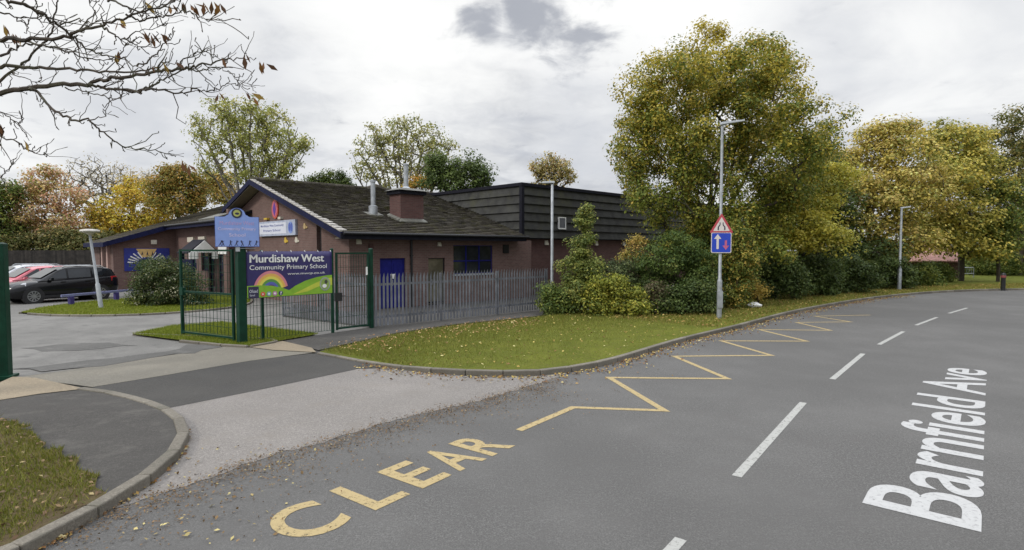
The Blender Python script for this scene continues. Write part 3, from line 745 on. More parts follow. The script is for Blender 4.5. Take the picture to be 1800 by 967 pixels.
mb.hexa([(14.2, 22.0, 3.75), (14.35, 22.0, 3.75), (14.35, 22.9, 4.0), (14.2, 22.9, 4.0)], [(14.2, 22.0, 3.83), (14.35, 22.0, 3.9), (14.35, 22.9, 4.16), (14.2, 22.9, 4.1)])
part('chimney_flashing', mb, M_lead, ch)
mb = MB(TB); mb.lathe([(.2, 3.9), (.2, 4.4), (.2, 4.41), (.2, 4.47), (.105, 4.5), (.105, 5.55), (.13, 5.56), (.13, 5.66)], (13.66, 23.2, 0), 14); vp = part('vent_pipe', mb, M_galv, school, smooth=True)
mb = MB(TB); mb.hexa([(13.3, 22.85, 3.97), (14.05, 22.85, 3.97), (14.05, 23.5, 4.17), (13.3, 23.5, 4.17)], [(13.3, 22.85, 4.03), (14.05, 22.85, 4.03), (14.05, 23.5, 4.23), (13.3, 23.5, 4.23)]); part('vent_flashing', mb, M_lead, vp)
mb = MB(TB)
mb.tube([(16.9, 29.4, 5.95), (17.5, 29.4, 6.1), (18.2, 29.4, 5.95)], [.15, .2, .15], 8); part('ridge_ventilator', mb, M_tile_a, school, smooth=True)

# doors and windows of the front
def door(name, a0, a1, z1, mat, label=None, b=FB, half=False):
    mb = MB(TB); f = .06
    mb.box(a0 + .002, a0 + f, b + .08, b + .2, 0, z1 - .002); mb.box(a1 - f, a1 - .002, b + .08, b + .2, 0, z1 - .002); mb.box(a0 + f, a1 - f, b + .08, b + .2, z1 - f, z1 - .002)
    fr = part(name, mb, mat, school, label=label)
    n = 2 if half else 1; wdt = (a1 - a0 - 2 * f) / n
    for i in range(n):
        x0 = a0 + f + i * wdt + .006; x1 = x0 + wdt - .012
        mb = MB(TB); mb.box(x0, x1, b + .1, b + .15, .02, z1 - f - .006)
        mb.box(x0 + .08, x1 - .08, b + .088, b + .1, .25, .95); mb.box(x0 + .08, x1 - .08, b + .088, b + .1, 1.1, z1 - .2)
        part('door_leaf', mb, mat, fr)
    mb = MB(TB); mb.box(a0 + (a1 - a0) * .5 - .02, a0 + (a1 - a0) * .5 + .02, b + .04, b + .086, .95, 1.2); part('door_handle', mb, M_galv, fr)
    mb = MB(TB); mb.box(a0 + .55, a0 + .78, b + .08, b + .0875, 1.25, 1.45); part('door_notice', mb, M_whitep, fr)
    return fr
door('door', 12.48, 13.72, 2.12, M_blue, 'royal blue double door with a small white notice', half=True)
def window(name, a0, a1, z0, z1, cols, rows, mat, b=FB, gm=None, split=None, label=None, sill=True):
    mb = MB(TB); f = .055; g = gm or M_glass
    xs = [a0 + (a1 - a0) * i / cols for i in range(cols + 1)]; zs = split or [z0 + (z1 - z0) * i / rows for i in range(rows + 1)]
    for x in xs: mb.box(max(x - f / 2, a0), min(x + f / 2, a1), b + .07, b + .15, z0, z1)
    for z in zs:
        for i in range(cols): mb.box(xs[i] + (f / 2 if i else f / 2), xs[i + 1] - f / 2, b + .072, b + .148, max(z - f / 2, z0), min(z + f / 2, z1))
    wf = part(name, mb, mat, school, label=label)
    mb = MB(TB); mb.box(a0 + .02, a1 - .02, b + .10, b + .12, z0 + .02, z1 - .02); part('pane', mb, g, wf)
    if sill: mb = MB(TB); mb.box(a0 - .05, a1 + .05, b - .05, b + .07, z0 - .09, z0 - .002); part('sill', mb, M_grey, wf)
    return wf
window('window', 16.33, 18.77, 1.35, 2.68, 3, 2, M_blue, split=[1.35, 1.95, 2.68], label='three-light blue framed window')
mb = MB(TB)
for i in range(3): mb.box(16.42 + i * .8, 17.05 + i * .8, FB + .16, FB + .17, 2.0, 2.62)
part('roller_blind', mb, M_glassb, school)
gd = window('glazed_door', 14.92, 15.84, .0, 2.1, 1, 2, M_fascia, gm=M_glassb, split=[0, .12, 2.1], sill=False, label='narrow glazed door with dark frame')
mb = MB(TB)
mb.box(15.1, 15.16, FB + .04, FB + .07, .9, 1.15); part('door_handle', mb, M_galv, gd)
mb = MB(TB); mb.box(19.45, 19.83, FB - .05, FB, 2.3, 2.72)
for i in range(5): mb.box(19.47, 19.81, FB - .075, FB - .05, 2.33 + i * .075, 2.36 + i * .075)
part('wall_vent', mb, M_black, school)
def wall_light(a, z, b=FB, mat=None, name='wall_light', s=.12):
    mb = MB(TB); mb.hexa([(a - s, b - .12, z - s), (a + s, b - .12, z - s), (a + s, b, z - s), (a - s, b, z - s)], [(a - s, b - .06, z + s), (a + s, b - .06, z + s), (a + s, b, z + s), (a - s, b, z + s)])
    return part(name, mb, mat or M_cream, school, bevel=.015)
wall_light(15.5, 2.72, s=.09); wall_light(12.05, 2.62, mat=M_brickd, name='alarm_box', s=.1); wall_light(11.5, 2.8, s=.1)
# navy posts standing proud of the big window, as brackets
# ---------------- hall: brick below, overhanging lapped boarding above
HA, HB = 21.5, 21.4
walls('hall_wall', [('a', HB, HA, 46, -.05, 3.12, .3, []), ('b', HA, HB + .3, 40, -.05, 3.12, .3, [])], M_brickd)
mb = MB(TB)
lapped(mb, (HA - .2, HB - .2, 3.1), (1, 0, 0), (0, 0, 1), 24.7, 2.72, .46, (0, -1, 0), .10, .05)
part('hall_cladding', mb, M_clad, school)
mb = MB(TB); lapped(mb, (HA - .2, 40, 3.1), (0, -1, 0), (0, 0, 1), 40 - HB + .2, 2.72, .46, (-1, 0, 0), .10, .05)
part('hall_cladding', mb, M_clad, school)
mb = MB(TB); mb.box(HA - .15, 46, HB - .15, 40, 3.05, 5.8); part('hall_core', mb, M_fascia, school)
mb = MB(TB); mb.box(HA - .32, 46.2, HB - .32, 40.2, 5.82, 5.99); part('hall_roof', mb, M_fascia, school)
mb = MB(TB); mb.box(HA - .36, HA - .17, HB - .36, HB - .17, 3.08, 5.8); part('corner_post', mb, M_fascia, school)
HF = HB - .2
mb = MB(TB)
a0, a1, z0, z1 = 24.1, 24.72, 3.62, 4.3
mb.box(a0, a1, HF - .14, HF - .06, z0, z0 + .07); mb.box(a0, a1, HF - .14, HF - .06, z1 - .05, z1); mb.box(a0, a0 + .05, HF - .14, HF - .06, z0 + .07, z1 - .05); mb.box(a1 - .05, a1, HF - .14, HF - .06, z0 + .07, z1 - .05)
wf = part('window', mb, M_whitep, school, label='small white framed window in the boarding')
mb = MB(TB); mb.box(a0 + .05, a1 - .05, HF - .115, HF - .1, z0 + .07, z1 - .05); part('pane', mb, M_glass, wf)
wall_light(23.4, 2.86, HB, s=.13); wall_light(27.9, 2.86, HB, s=.13); wall_light(30.8, 2.86, HB, s=.13)
# ---------------- left wing: eave along b, ridge at a = 15
WA = 10.1
def wz(a): return 4.0 + .34 * (a - 9.5)
w1 = (37.3, 38.7, 1.3, 2.9); w2 = (35.1, 36.3, 1.25, 2.9); wd1 = (32.6, 33.4, 0, 2.2); wd2 = (34.05, 34.95, 0, 2.2)
walls('wing_wall', [('b', WA, 31.6, 41.7, -.05, 4.05, .3, [w1, w2, wd1, wd2])], M_brick)
mb = MB(TB)
mb.hexa([(6.7, 41.7, -.05), (10.1, 41.7, -.05), (10.1, 42, -.05), (6.7, 42, -.05)], [(6.7, 41.7, wz(6.7) - .16), (10.1, 41.7, wz(10.1) - .16), (10.1, 42, wz(10.1) - .16), (6.7, 42, wz(6.7) - .16)])
mb.box(6.7, 7.0, 42, 42.6, -.05, 2.9); mb.box(6.7, 7.0, 43.0, 48.4, -.05, .6); mb.box(6.7, 7.0, 46.3, 48.4, .6, 2.9)
part('wing_end_wall', mb, M_brick, school)
mb = MB(TB); mb.box(10.1, 14, 31.6, 31.9, -.05, 4.6); part('return_wall', mb, M_brick, school)
M_pillar = simple('pale_pink_brick', (.40, .27, .23), .9, var=.15)
for b0 in (42.6, 44.4):
    mb = MB(TB); mb.box(6.55, 6.95, b0, b0 + .45, -.05, 2.85); part('pillar', mb, M_pillar, school)
mb = MB(TB); mb.box(7.3, 7.4, 42.0, 48.3, -.05, 2.9); part('entrance_screen', mb, M_fascia, school)
mb = MB(TB)
ups = Vector((1, 0, .34)).normalized(); un = Vector((-.34, 0, 1)).normalized()
L1 = (15 - 9.5) / ups.x; L2 = (15 - 6.2) / ups.x
lapped(mb, (9.5, 31.0, wz(9.5)), (0, 1, 0), ups, 10.3, L1, .3, un, .05, .04)
lapped(mb, (6.2, 41.3, wz(6.2)), (0, 1, 0), ups, 7.5, L2, .3, un, .05, .04)
wr = part('wing_roof', mb, M_tile_b, school)
mb = MB(TB)
mb.hexa([(9.5, 31, wz(9.5) - .15), (15, 31, wz(15) - .15), (15, 41.3, wz(15) - .15), (9.5, 41.3, wz(9.5) - .15)], [(9.5, 31, wz(9.5)), (15, 31, wz(15)), (15, 41.3, wz(15)), (9.5, 41.3, wz(9.5))])
mb.hexa([(6.2, 41.3, wz(6.2) - .15), (15, 41.3, wz(15) - .15), (15, 48.8, wz(15) - .15), (6.2, 48.8, wz(6.2) - .15)], [(6.2, 41.3, wz(6.2)), (15, 41.3, wz(15)), (15, 48.8, wz(15)), (6.2, 48.8, wz(6.2))])
mb.hexa([(15, 31, wz(15) - .15), (23, 31, 3.2), (23, 48.8, 3.2), (15, 48.8, wz(15) - .15)], [(15, 31, wz(15)), (23, 31, 3.35), (23, 48.8, 3.35), (15, 48.8, wz(15))])
part('wing_roof_deck', mb, M_fascia, school)
mb = MB(TB); mb.box(9.44, 9.5, 31.0, 41.3, wz(9.5) - .26, wz(9.5) + .03)
mb.box(6.14, 6.2, 41.25, 48.8, wz(6.2) - .24, wz(6.2) + .03)
mb.hexa([(6.14, 41.22, wz(6.2) - .24), (9.5, 41.22, wz(9.5) - .3), (9.5, 41.29, wz(9.5) - .3), (6.14, 41.29, wz(6.2) - .24)], [(6.14, 41.22, wz(6.2) + .03), (9.5, 41.22, wz(9.5) + .02), (9.5, 41.29, wz(9.5) + .02), (6.14, 41.29, wz(6.2) + .03)])
part('fascia_board', mb, M_navy, school)
mb = MB(TB); mb.tube([(9.38, 31.0, wz(9.5) - .04), (9.38, 41.2, wz(9.5) - .04)], .06, 8); part('gutter', mb, M_black, school, smooth=True)
mb = MB(TB); mb.box(9.5, 10.1, 31, 41.6, wz(9.5) - .22, wz(9.5) - .18); part('soffit', mb, M_fascia, school)
mb = MB(TB); mb.hexa([(9.4, 31.5, 4.02), (10.4, 31.5, 4.36), (10.4, 34.2, 4.36), (9.4, 34.2, 4.02)], [(9.4, 31.5, 4.12), (10.4, 31.5, 4.46), (10.4, 34.2, 4.46), (9.4, 34.2, 4.12)]); part('valley_flashing', mb, M_lead, school)
def b_window(name, b0, b1, z0, z1, mat, gm=None, label=None):
    mb = MB(TB); f = .07; x0, x1 = WA + .07, WA + .15
    mb.box(x0, x1, b0, b0 + f, z0, z1); mb.box(x0, x1, b1 - f, b1, z0, z1); mb.box(x0, x1, b0 + f, b1 - f, z0, z0 + f); mb.box(x0, x1, b0 + f, b1 - f, z1 - f, z1); mb.box(x0, x1, b0 + f, b1 - f, (z0 + z1) / 2 - .03, (z0 + z1) / 2 + .03)
    wf = part(name, mb, mat, school, label=label)
    mb = MB(TB); mb.box(WA + .1, WA + .12, b0 + .03, b1 - .03, z0 + .03, z1 - .03); part('pane', mb, gm or M_glass, wf); return wf
b_window('window', *w1, M_fascia); b_window('window', *w2, M_fascia)
b_window('entrance_door', *wd1, M_navy); b_window('entrance_door', *wd2, M_navy)
for b0, b1 in ((37.5, 38.7), (35.3, 36.5)):
    mb = MB(TB); mb.box(WA - .12, WA - .002, b0, b1, 2.93, 3.22); part('blind_box', mb, M_cream, school)
# little gabled porch over the entrance, facing the gate
mb = MB(TB)
pa0, pa1, pb, pz, pk = 8.85, 10.08, 33.4, 2.32, 2.98
pm = (pa0 + pa1) / 2
mb.prism([(pa0 - .1, pb, pz), (pa1 + .02, pb, pz), (pm, pb, pk)], (0, .07, 0))
mb.box(pa0 - .16, pa0 + .28, pb - .02, pb + .05, pz - .34, pz - .004); mb.box(pa1 - .28, pa1 + .02, pb - .02, pb + .05, pz - .34, pz - .004)
po = part('porch', mb, M_whitep, school, label='small white gabled entrance porch')
mb = MB(TB)
mb.hexa([(pa0 - .2, pb + .08, pz - .06), (pm, pb + .08, pk - .02), (pm, 35.6, pk - .02), (pa0 - .2, 35.6, pz - .06)], [(pa0 - .2, pb + .08, pz), (pm, pb + .08, pk + .05), (pm, 35.6, pk + .05), (pa0 - .2, 35.6, pz)])
mb.hexa([(pm, pb + .08, pk - .02), (pa1 + .01, pb + .08, pz), (pa1 + .01, 35.6, pz), (pm, 35.6, pk - .02)], [(pm, pb + .08, pk + .05), (pa1 + .01, pb + .08, pz + .07), (pa1 + .01, 35.6, pz + .07), (pm, 35.6, pk + .05)])
part('porch_roof', mb, M_fascia, po)
mb = MB(TB)
for b in (pb + .02, 35.4): mb.box(pa0, pa0 + .12, b, b + .12, -.02, pz - .35 if b < 34 else pz - .07)
mb.box(pa0 + .002, pa0 + .06, pb + .15, 35.3, .0, 1.95)
part('porch_post', mb, M_navy, po)
mb = MB(TB); mb.box(WA - .05, WA - .002, 31.9, 33.2, 2.24, 2.62); part('entrance_notice', mb, M_whitep, school)

# ---------------- signs and ornaments on the brickwork (each hung on its own)
def on_gable(name, label, cat, b, z, group=None):     # local frame: x to the right as seen, y up, +z out of the wall
    o = thing(name, label, cat, L(11.1, b, z), 0, group)
    o.rotation_euler = Matrix((( -E2.x, 0, -E1.x), (-E2.y, 0, -E1.y), (0, 1, 0))).to_euler(); return o
def disc_pts(rx, ry, z, n=28, cx=0, cy=0): return [(cx + rx * math.cos(2 * math.pi * i / n), cy + ry * math.sin(2 * math.pi * i / n), z) for i in range(n)]
M_purple = simple('purple_paint', (.10, .02, .32), .4); M_pink = simple('pink_paint', (.55, .13, .20), .5); M_orange = simple('orange_paint', (.55, .10, .05), .5)
M_signb = simple('pale_blue_sign', (.20, .29, .60), .45, var=.06); M_signw = simple('white_sign', (.66, .68, .76), .45, var=.05); M_ink = simple('dark_ink', (.02, .02, .05), .6)
M_ygold = simple('yellow_enamel', (.62, .42, .05), .45)
t = on_gable('oval_plaque', 'purple oval plaque with pink and orange rim near the gable apex', 'plaque', 27.9, 4.44)
mb = MB(); mb.prism(disc_pts(.38, .46, .0), (0, 0, .06)); part('rim', mb, M_orange, t)
mb = MB(); mb.prism(disc_pts(.30, .38, .06), (0, 0, .012)); part('inner_ring', mb, M_pink, t)
mb = MB(); mb.prism([(0, .32, .072), (-.11, .15, .072), (-.17, 0, .072), (-.11, -.15, .072), (0, -.32, .072), (.11, -.15, .072), (.17, 0, .072), (.11, .15, .072)], (0, 0, .012)); part('centre', mb, M_purple, t)
simple('emblem_ink', (.05, .07, .30), .5)
t = on_gable('wall_sign', 'long white and pale blue school name sign on the gable wall', 'sign', 27.6, 3.5)
mb = MB(); mb.box(-2.15, 2.15, -.36, .36, 0.0, .12); part('sign_box', mb, simple('sign_case', (.40, .44, .55), .4), t, bevel=.01)
mb = MB(); mb.box(-2.1, 1.15, -.26, .27, .121, .128); part('sign_face', mb, M_signw, t)
mb = MB(); text_fit(mb, 'Murdishaw West Community', (-1.9, .06, .131), (1, 0, 0), (0, 1, 0), 2.8, .14, .01); part('upper_lettering', mb, MATS['emblem_ink'], t, fix=False); mb = MB(); text_fit(mb, 'Primary School', (-1.6, -.18, .131), (1, 0, 0), (0, 1, 0), 2.1, .15, .01); part('lower_lettering', mb, MATS['emblem_ink'], t, fix=False)
mb = MB()
mb.prism(disc_pts(.27, .27, .121, cx=1.65), (0, 0, .006)); em = part('emblem', mb, M_signb, t)
mb = MB(); mb.prism(disc_pts(.1, .2, .127, cx=1.54, cy=.02), (0, 0, .005)); mb.prism(disc_pts(.1, .2, .127, cx=1.76, cy=.02), (0, 0, .005)); part('emblem_leaves', mb, simple('emblem_blue', (.08, .12, .42), .5), em)
def bee(mb, s):
    mb.prism(disc_pts(s * 1.1, s * .8, 0), (0, 0, .05)); mb.prism(disc_pts(s * 1.0, s * .4, .005, cx=s * 1.0, cy=-s * .25), (0, 0, .03)); mb.prism(disc_pts(s * .6, s * .4, .005, cx=-s * .1, cy=s * .85), (0, 0, .04))
t = on_gable('wall_ornament', 'yellow bird shaped ornament below the wall sign', 'ornament', 26.75, 2.9); mb = MB(); bee(mb, .125); part('figure', mb, M_ygold, t)
t = on_gable('wall_ornament', 'cream ornament at the lower right of the wall sign', 'ornament', 25.55, 2.9); mb = MB(); bee(mb, .125); part('figure', mb, M_cream, t)
t = on_gable('wall_ornament', 'cream and gold ornament right of the wall sign', 'ornament', 24.65, 3.5); mb = MB(); bee(mb, .125); part('figure', mb, simple('gold_enamel', (.50, .36, .17), .5), t)
t = on_gable('wall_floodlight', 'small cream floodlight over the right of the wall sign', 'floodlight', 27.2, 3.98); mb = MB(); mb.box(-.16, .16, -.05, .06, 0, .14); part('figure', mb, M_cream, t)
t = on_gable('wall_floodlight', 'small yellow floodlight over the left of the wall sign', 'floodlight', 28.9, 4.0); mb = MB(); mb.box(-.2, .2, -.04, .05, 0, .14); part('figure', mb, M_ygold, t)
# mural on the end wall of the wing
t = thing('mural_board', 'dark blue painted mural board with white hands and green hill on the wing', 'mural', L(8.5, 41.7, 1.9), ANG)
mb = MB(); mb.box(-1.25, 1.2, -.05, 0, -.75, .66); part('board', mb, simple('mural_blue', (.02, .03, .22), .5), t)
mb = MB(); mb.prism([(-.62, -.053, .62), (.5, -.053, .62), (.2, -.053, .1), (-.3, -.053, .1)], (0, -.004, 0)); part('painted_sun', mb, simple('mural_yellow', (.62, .42, .16), .5), t)
for sx in (-1, 1):
    mb = MB()
    for k in range(6):
        a = R(12 + k * 13); c, s_ = math.cos(a), math.sin(a); r0, r1 = .5, .98 - .03 * abs(k - 3)
        p = Vector((sx * c * r0 * 1.2 - .03, -.056, s_ * r0 * .9 - .36)); q = Vector((sx * c * r1 * 1.2 - .03, -.056, s_ * r1 * .9 - .36)); n = Vector((-s_, 0, sx * c)) * .035
        mb.poly([p - n, q - n, q + n, p + n])
    part('painted_hand', mb, M_whitep, t)
mb = MB(); mb.prism([(.62 * math.cos(math.pi * i / 14) - .03, -.06, .66 * math.sin(math.pi * i / 14) - .7) for i in range(15)], (0, -.004, 0)); part('painted_hill', mb, simple('mural_green', (.03, .10, .05), .5), t)
for x, s_ in ((-.36, 1), (-.08, 1), (.2, 1), (.42, 1)):
    mb = MB(); mb.prism([(x, -.066, .2), (x + .06, -.066, .48), (x + .12, -.066, .2), (x + .06, -.066, .28)], (0, -.003, 0))
    part('painted_mark', mb, M_ink, t)
t = thing('bulkhead_light', 'cream bulkhead light above the mural board', 'light', L(8.85, 41.7, 2.95), ANG)
mb = MB(); mb.box(-.16, .16, -.12, 0, -.14, .14); part('housing', mb, M_cream, t, bevel=.02)
#@@OBJ
# ================================================================== FENCES, GATES
def frame_to(p, q):    # empty rotation so that local x runs from p to q
    return math.atan2(q.y - p.y, q.x - p.x)
def mesh_wires(mb, x0, x1, z0, z1, dx=.1, dz=.3, r=.0045, y=0.):
    x = x0
    while x <= x1 + 1e-6: mb.box(x - r, x + r, y - r, y + r, z0, z1); x += dx
    z = z0
    while z <= z1 + 1e-6: mb.box(x0, x1, y + r + .001, y + 3 * r, z - r, z + r); z += dz
def post_box(s, z1, x=0., y=0., z0=-.05):
    mb = MB(); mb.box(x - s / 2, x + s / 2, y - s / 2, y + s / 2, z0, z1); mb.hexa([(x - s / 2 - .006, y - s / 2 - .006, z1), (x + s / 2 + .006, y - s / 2 - .006, z1), (x + s / 2 + .006, y + s / 2 + .006, z1), (x - s / 2 - .006, y + s / 2 + .006, z1)], [(x - s / 4, y - s / 4, z1 + .03), (x + s / 4, y - s / 4, z1 + .03), (x + s / 4, y + s / 4, z1 + .03), (x - s / 4, y + s / 4, z1 + .03)]); return mb
PA, PB, PCn = G(427, 606), G(585, 586), G(654, 577.5)
# mesh fence panel with the banner
t = thing('mesh_fence', 'green wire mesh fence panel behind the school banner', 'fence', PA, frame_to(PA, PB)); Lf = (PB - PA).length
mb = MB(); mesh_wires(mb, .12, Lf - .06, .1, 2.45, .09, .3); part('mesh_panel', mb, M_green, t, fix=False)
part('post', post_box(.07, 2.5, Lf - .0), M_green, t); part('post', post_box(.06, 2.45, .56, .04), M_green, t)
GP = thing('gate_post', 'thick square green gate post under the blue school sign', 'post', PA + Vector((-.02, 0, 0)), frame_to(PA, PB))
part('post_shaft', post_box(.2, 2.56), M_green, GP, bevel=.01)
mb = MB(); mb.box(-.16, .16, -.16, .16, -.02, .035); part('base_plate', mb, M_green, GP)
NP_ = G(8, 664)
t = thing('gate_post', 'thick green gate post at the left edge beside the drive', 'post', NP_, R(20))
part('post_shaft', post_box(.2, 2.6), M_green, t, bevel=.01)
mb = MB(); mb.box(-.17, .17, -.17, .17, -.02, .05); part('base_plate', mb, M_green, t)
for z in (.5, 1.9): mb = MB(); mb.tube([(-.1, -.1, z), (-.16, -.16, z)], .03, 8); part('hinge', mb, M_black, t)
# swung-open gate leaf
HP, LE = G(413, 604), G(320, 592)
t = thing('mesh_gate', 'tall green mesh gate leaf standing open over the grass strip', 'gate', HP, frame_to(HP, LE)); gl = (LE - HP).length
mb = MB()
mb.box(0, .06, -.03, .03, .06, 2.5); mb.box(gl - .06, gl, -.03, .03, .06, 2.5)
for z in (.12, 1.28, 2.44): mb.box(.06, gl - .06, -.025, .025, z, z + .05)
part('gate_frame', mb, M_green, t)
mb = MB(); mesh_wires(mb, .1, gl - .1, .2, 2.42, .16, .21, .0045); part('mesh_panel', mb, M_green, t, fix=False)
mb = MB(); mb.tube([(gl - .03, -.05, 1.05), (gl - .03, -.05, .02)], .018, 8); part('drop_bolt', mb, M_black, t)
mb = MB(); mb.box(gl - .16, gl, -.05, .05, 1.2, 1.42); part('lock_box', mb, M_green, t)
# pedestrian gate
t = thing('pedestrian_gate', 'narrow green mesh pedestrian gate right of the banner', 'gate', PB, frame_to(PB, PCn)); gl = (PCn - PB).length
mb = MB(); mb.box(.12, .17, -.025, .025, .08, 2.4); mb.box(gl - .15, gl - .1, -.025, .025, .08, 2.4)
for z in (.1, 2.35): mb.box(.17, gl - .15, -.022, .022, z, z + .05)
part('gate_frame', mb, M_green, t)
mb = MB(); mesh_wires(mb, .2, gl - .18, .16, 2.34, .09, .3, .0045); part('mesh_panel', mb, M_green, t, fix=False)
part('post', post_box(.1, 2.5, gl - .02), M_green, t)
mb = MB(); mb.box(.1, .3, -.06, .06, .95, 1.2); mb.tube([(.3, -.06, 1.1), (.38, -.09, 1.1)], .015, 6); part('lock_box', mb, M_black, t)
mb = MB(); mb.box(gl - .22, gl - .16, -.03, -.02, 1.7, 1.95); part('latch_plate', mb, M_whitep, t)
# palisade runs
def palisade(label, p, q, h=1.74, posts=2.7, seed=1, pitch=.14):
    t = thing('palisade_fence', label, 'fence', p, frame_to(p, q)); n = (q - p).length; rnd = random.Random(seed)
    mb = MB(); x = .08
    while x < n:
        hh = h + rnd.uniform(-.012, .012); w_ = .038; y = -.045; tw = rnd.uniform(-.004, .004)
        # W-section pale with a split, splayed head
        for sx, dy0, dy1 in ((-1, 0, -.014), (1, -.014, 0)):
            xa, xb = (x - w_, x) if sx < 0 else (x, x + w_)
            mb.add([(xa, y + dy0, .06), (xb, y + dy1, .06), (xb + tw, y + dy1, hh - .16), (xa + tw, y + dy0, hh - .16), (x + sx * .007 + tw, y - .03, hh)], [(0, 1, 2, 3), (3, 2, 4)])
        x += pitch
    pm_ = part('pales', mb, M_pali, t, fix=False)
    sol = pm_.modifiers.new('thickness', 'SOLIDIFY'); sol.thickness = .004
    for z in (.3, h - .4):
        mb = MB(); mb.box(0, n, -.028, .006, z, z + .045); mb.box(0, n, -.0275, -.022, z + .045, z + .075); part('rail', mb, M_pali, t)
    k = max(1, int(round(n / posts)))
    for i in range(k + 1):
        mb = MB(); x = n * i / k; mb.box(x - .05, x + .05, .007, .013, -.05, h - .06); mb.box(x - .005, x + .005, .013, .1, -.05, h - .06); part('post', mb, M_pali, t)
    return t
PC2 = PCn + (PCn - PB).normalized() * .04 + Vector((0, .03, 0))
palisade('long grey palisade fence in front of the blue door', PC2, G(960, 545), 1.74, 2.75, 2)
palisade('short grey palisade return behind the school banner', G(497, 556), PC2 + Vector((-.08, .06, 0)), 1.74, 2.2, 3)
# timber boundary fence far left
def board_fence(label, p, q, h):
    t = thing('board_fence', label, 'fence', p, frame_to(p, q)); n = (q - p).length; rnd = random.Random(5); mb = MB(); x = 0
    while x < n: mb.box(x, x + .145, -.012 - rnd.random() * .008, .012, .03, h + rnd.uniform(-.02, .02)); x += .15
    part('boards', mb, M_timber, t)
    for i in range(int(n / 3) + 1): mb = MB(); mb.box(i * 3 - .06, i * 3 + .06, .02, .14, -.05, h + .05); part('post', mb, M_timber, t)
board_fence('tall dark timber boundary fence behind the parked cars', Vector((-62, 45, 0)), Vector((-34, 54, 0)), 2.4)

# ================================================================== SIGNS
def facing(name, label, cat, loc, yaw, group=None):   # local: x right, y up, +z towards the viewer
    o = thing(name, label, cat, loc, 0, group)
    o.rotation_euler = (R(90), 0, yaw); return o
# vinyl banner between the posts
BL = PA + (PB - PA) * .04; t = facing('school_banner', 'navy vinyl school banner with rainbow and green hill tied to the fence', 'banner', Vector((BL.x, BL.y, 1.2)), frame_to(PA, PB))
t.location += Vector((math.sin(frame_to(PA, PB)), -math.cos(frame_to(PA, PB)), 0)) * .06
BW, BH = Lf * .945, 1.24
M_bnavy = simple('banner_navy', (.030, .022, .115), .4, var=.1); M_lime = simple('banner_lime', (.22, .42, .03), .45, var=.12); M_lime2 = simple('banner_yellow_green', (.50, .55, .06), .45, var=.1)
mb = MB(); nx, ny = 24, 8; vs = []
for j in range(ny + 1):
    for i in range(nx + 1): vs.append((BW * i / nx, BH * j / ny, .006 * math.sin(i * 1.9) * (1 if j < ny else .3) - .004))
fl = [(j * (nx + 1) + i, j * (nx + 1) + i + 1, (j + 1) * (nx + 1) + i + 1, (j + 1) * (nx + 1) + i) for j in range(ny) for i in range(nx)]
mb.add(vs, fl); o = part('vinyl_sheet', mb, M_bnavy, t, smooth=True, fix=False); o.modifiers.new('thickness', 'SOLIDIFY').thickness = .004
zf = .006
mb = MB(); [text_fit(mb, 'Murdishaw West', (.08 + q * .009, BH * .76 + (q % 2) * .004, zf + q * .0008), (1, 0, 0), (0, 1, 0), BW * .86, .21, 0.) for q in range(3)]; part('title_lettering', mb, M_whitep, t, fix=False)
mb = MB(); [text_fit(mb, 'Community Primary School', (.08 + q * .006, BH * .575, zf + q * .0008), (1, 0, 0), (0, 1, 0), BW * .9, .165, 0.004) for q in range(1)]; part('name_lettering', mb, M_whitep, t, fix=False)
mb = MB(); text_fit(mb, 'www.mwcp.co.uk', (BW * .45, BH * .46, zf), (1, 0, 0), (0, 1, 0), BW * .46, .085, .0); part('address_lettering', mb, M_whitep, t, fix=False)
rc = (BW * .26, BH * .12); rb_ = []
for k, (c_r) in enumerate([(.62, .22, .26), (.72, .42, .10), (.70, .62, .10), (.10, .28, .06), (.10, .12, .42), (.10, .03, .16)]):
    r1, r0 = .57 - k * .075, .57 - (k + 1) * .075
    mb = MB(); n = 26; a0_, a1_ = R(14), R(166) 
    vs = []
    for i in range(n + 1):
        a = a0_ + (a1_ - a0_) * i / n
        vs += [(max(rc[0] + r1 * .86 * math.cos(a), 0.002), rc[1] + r1 * math.sin(a), zf), (max(rc[0] + r0 * .86 * math.cos(a), .002), rc[1] + r0 * math.sin(a), zf)]
    mb.add(vs, [(2 * i, 2 * i + 1, 2 * i + 3, 2 * i + 2) for i in range(n)]); part('rainbow_band', mb, simple('rainbow', c_r, .45, var=.06), t, fix=False)
def hill(pts, name, mat, z): mb = MB(); mb.poly([(BW * x, BH * y, z) for x, y in pts]); part(name, mb, mat, t, fix=False)
hill([(.001, .01), (.55, .01), (.48, .12), (.38, .2), (.26, .255), (.12, .275), (.001, .27)], 'green_hill', M_lime, zf + .003)
hill([(.36, .01), (.999, .01), (.999, .44), (.93, .435), (.8, .40), (.66, .33), (.54, .23), (.46, .13)], 'green_hill', M_lime, zf + .004)
hill([(.50, .03), (.80, .28), (.93, .36), (.999, .38), (.999, .2), (.85, .2), (.68, .08)], 'pale_stripe', M_lime2, zf + .006)
mb = MB(); mb.prism([(.03, .01, zf + .005), (.31, .01, zf + .005), (.31, .31, zf + .005), (.03, .31, zf + .005)], (0, 0, .003)); bd = part('award_badge', mb, simple('badge_navy', (.03, .025, .07), .5), t)
mb = MB(); text_fit(mb, 'Ofsted', (.06, .15, zf + .0105), (1, 0, 0), (0, 1, 0), .22, .08, .0); part('badge_lettering', mb, M_signw, bd, fix=False)
mb = MB(); text_fit(mb, 'Good', (.07, .06, zf + .0105), (1, 0, 0), (0, 1, 0), .13, .05, .0); part('badge_lettering', mb, M_signw, bd, fix=False)
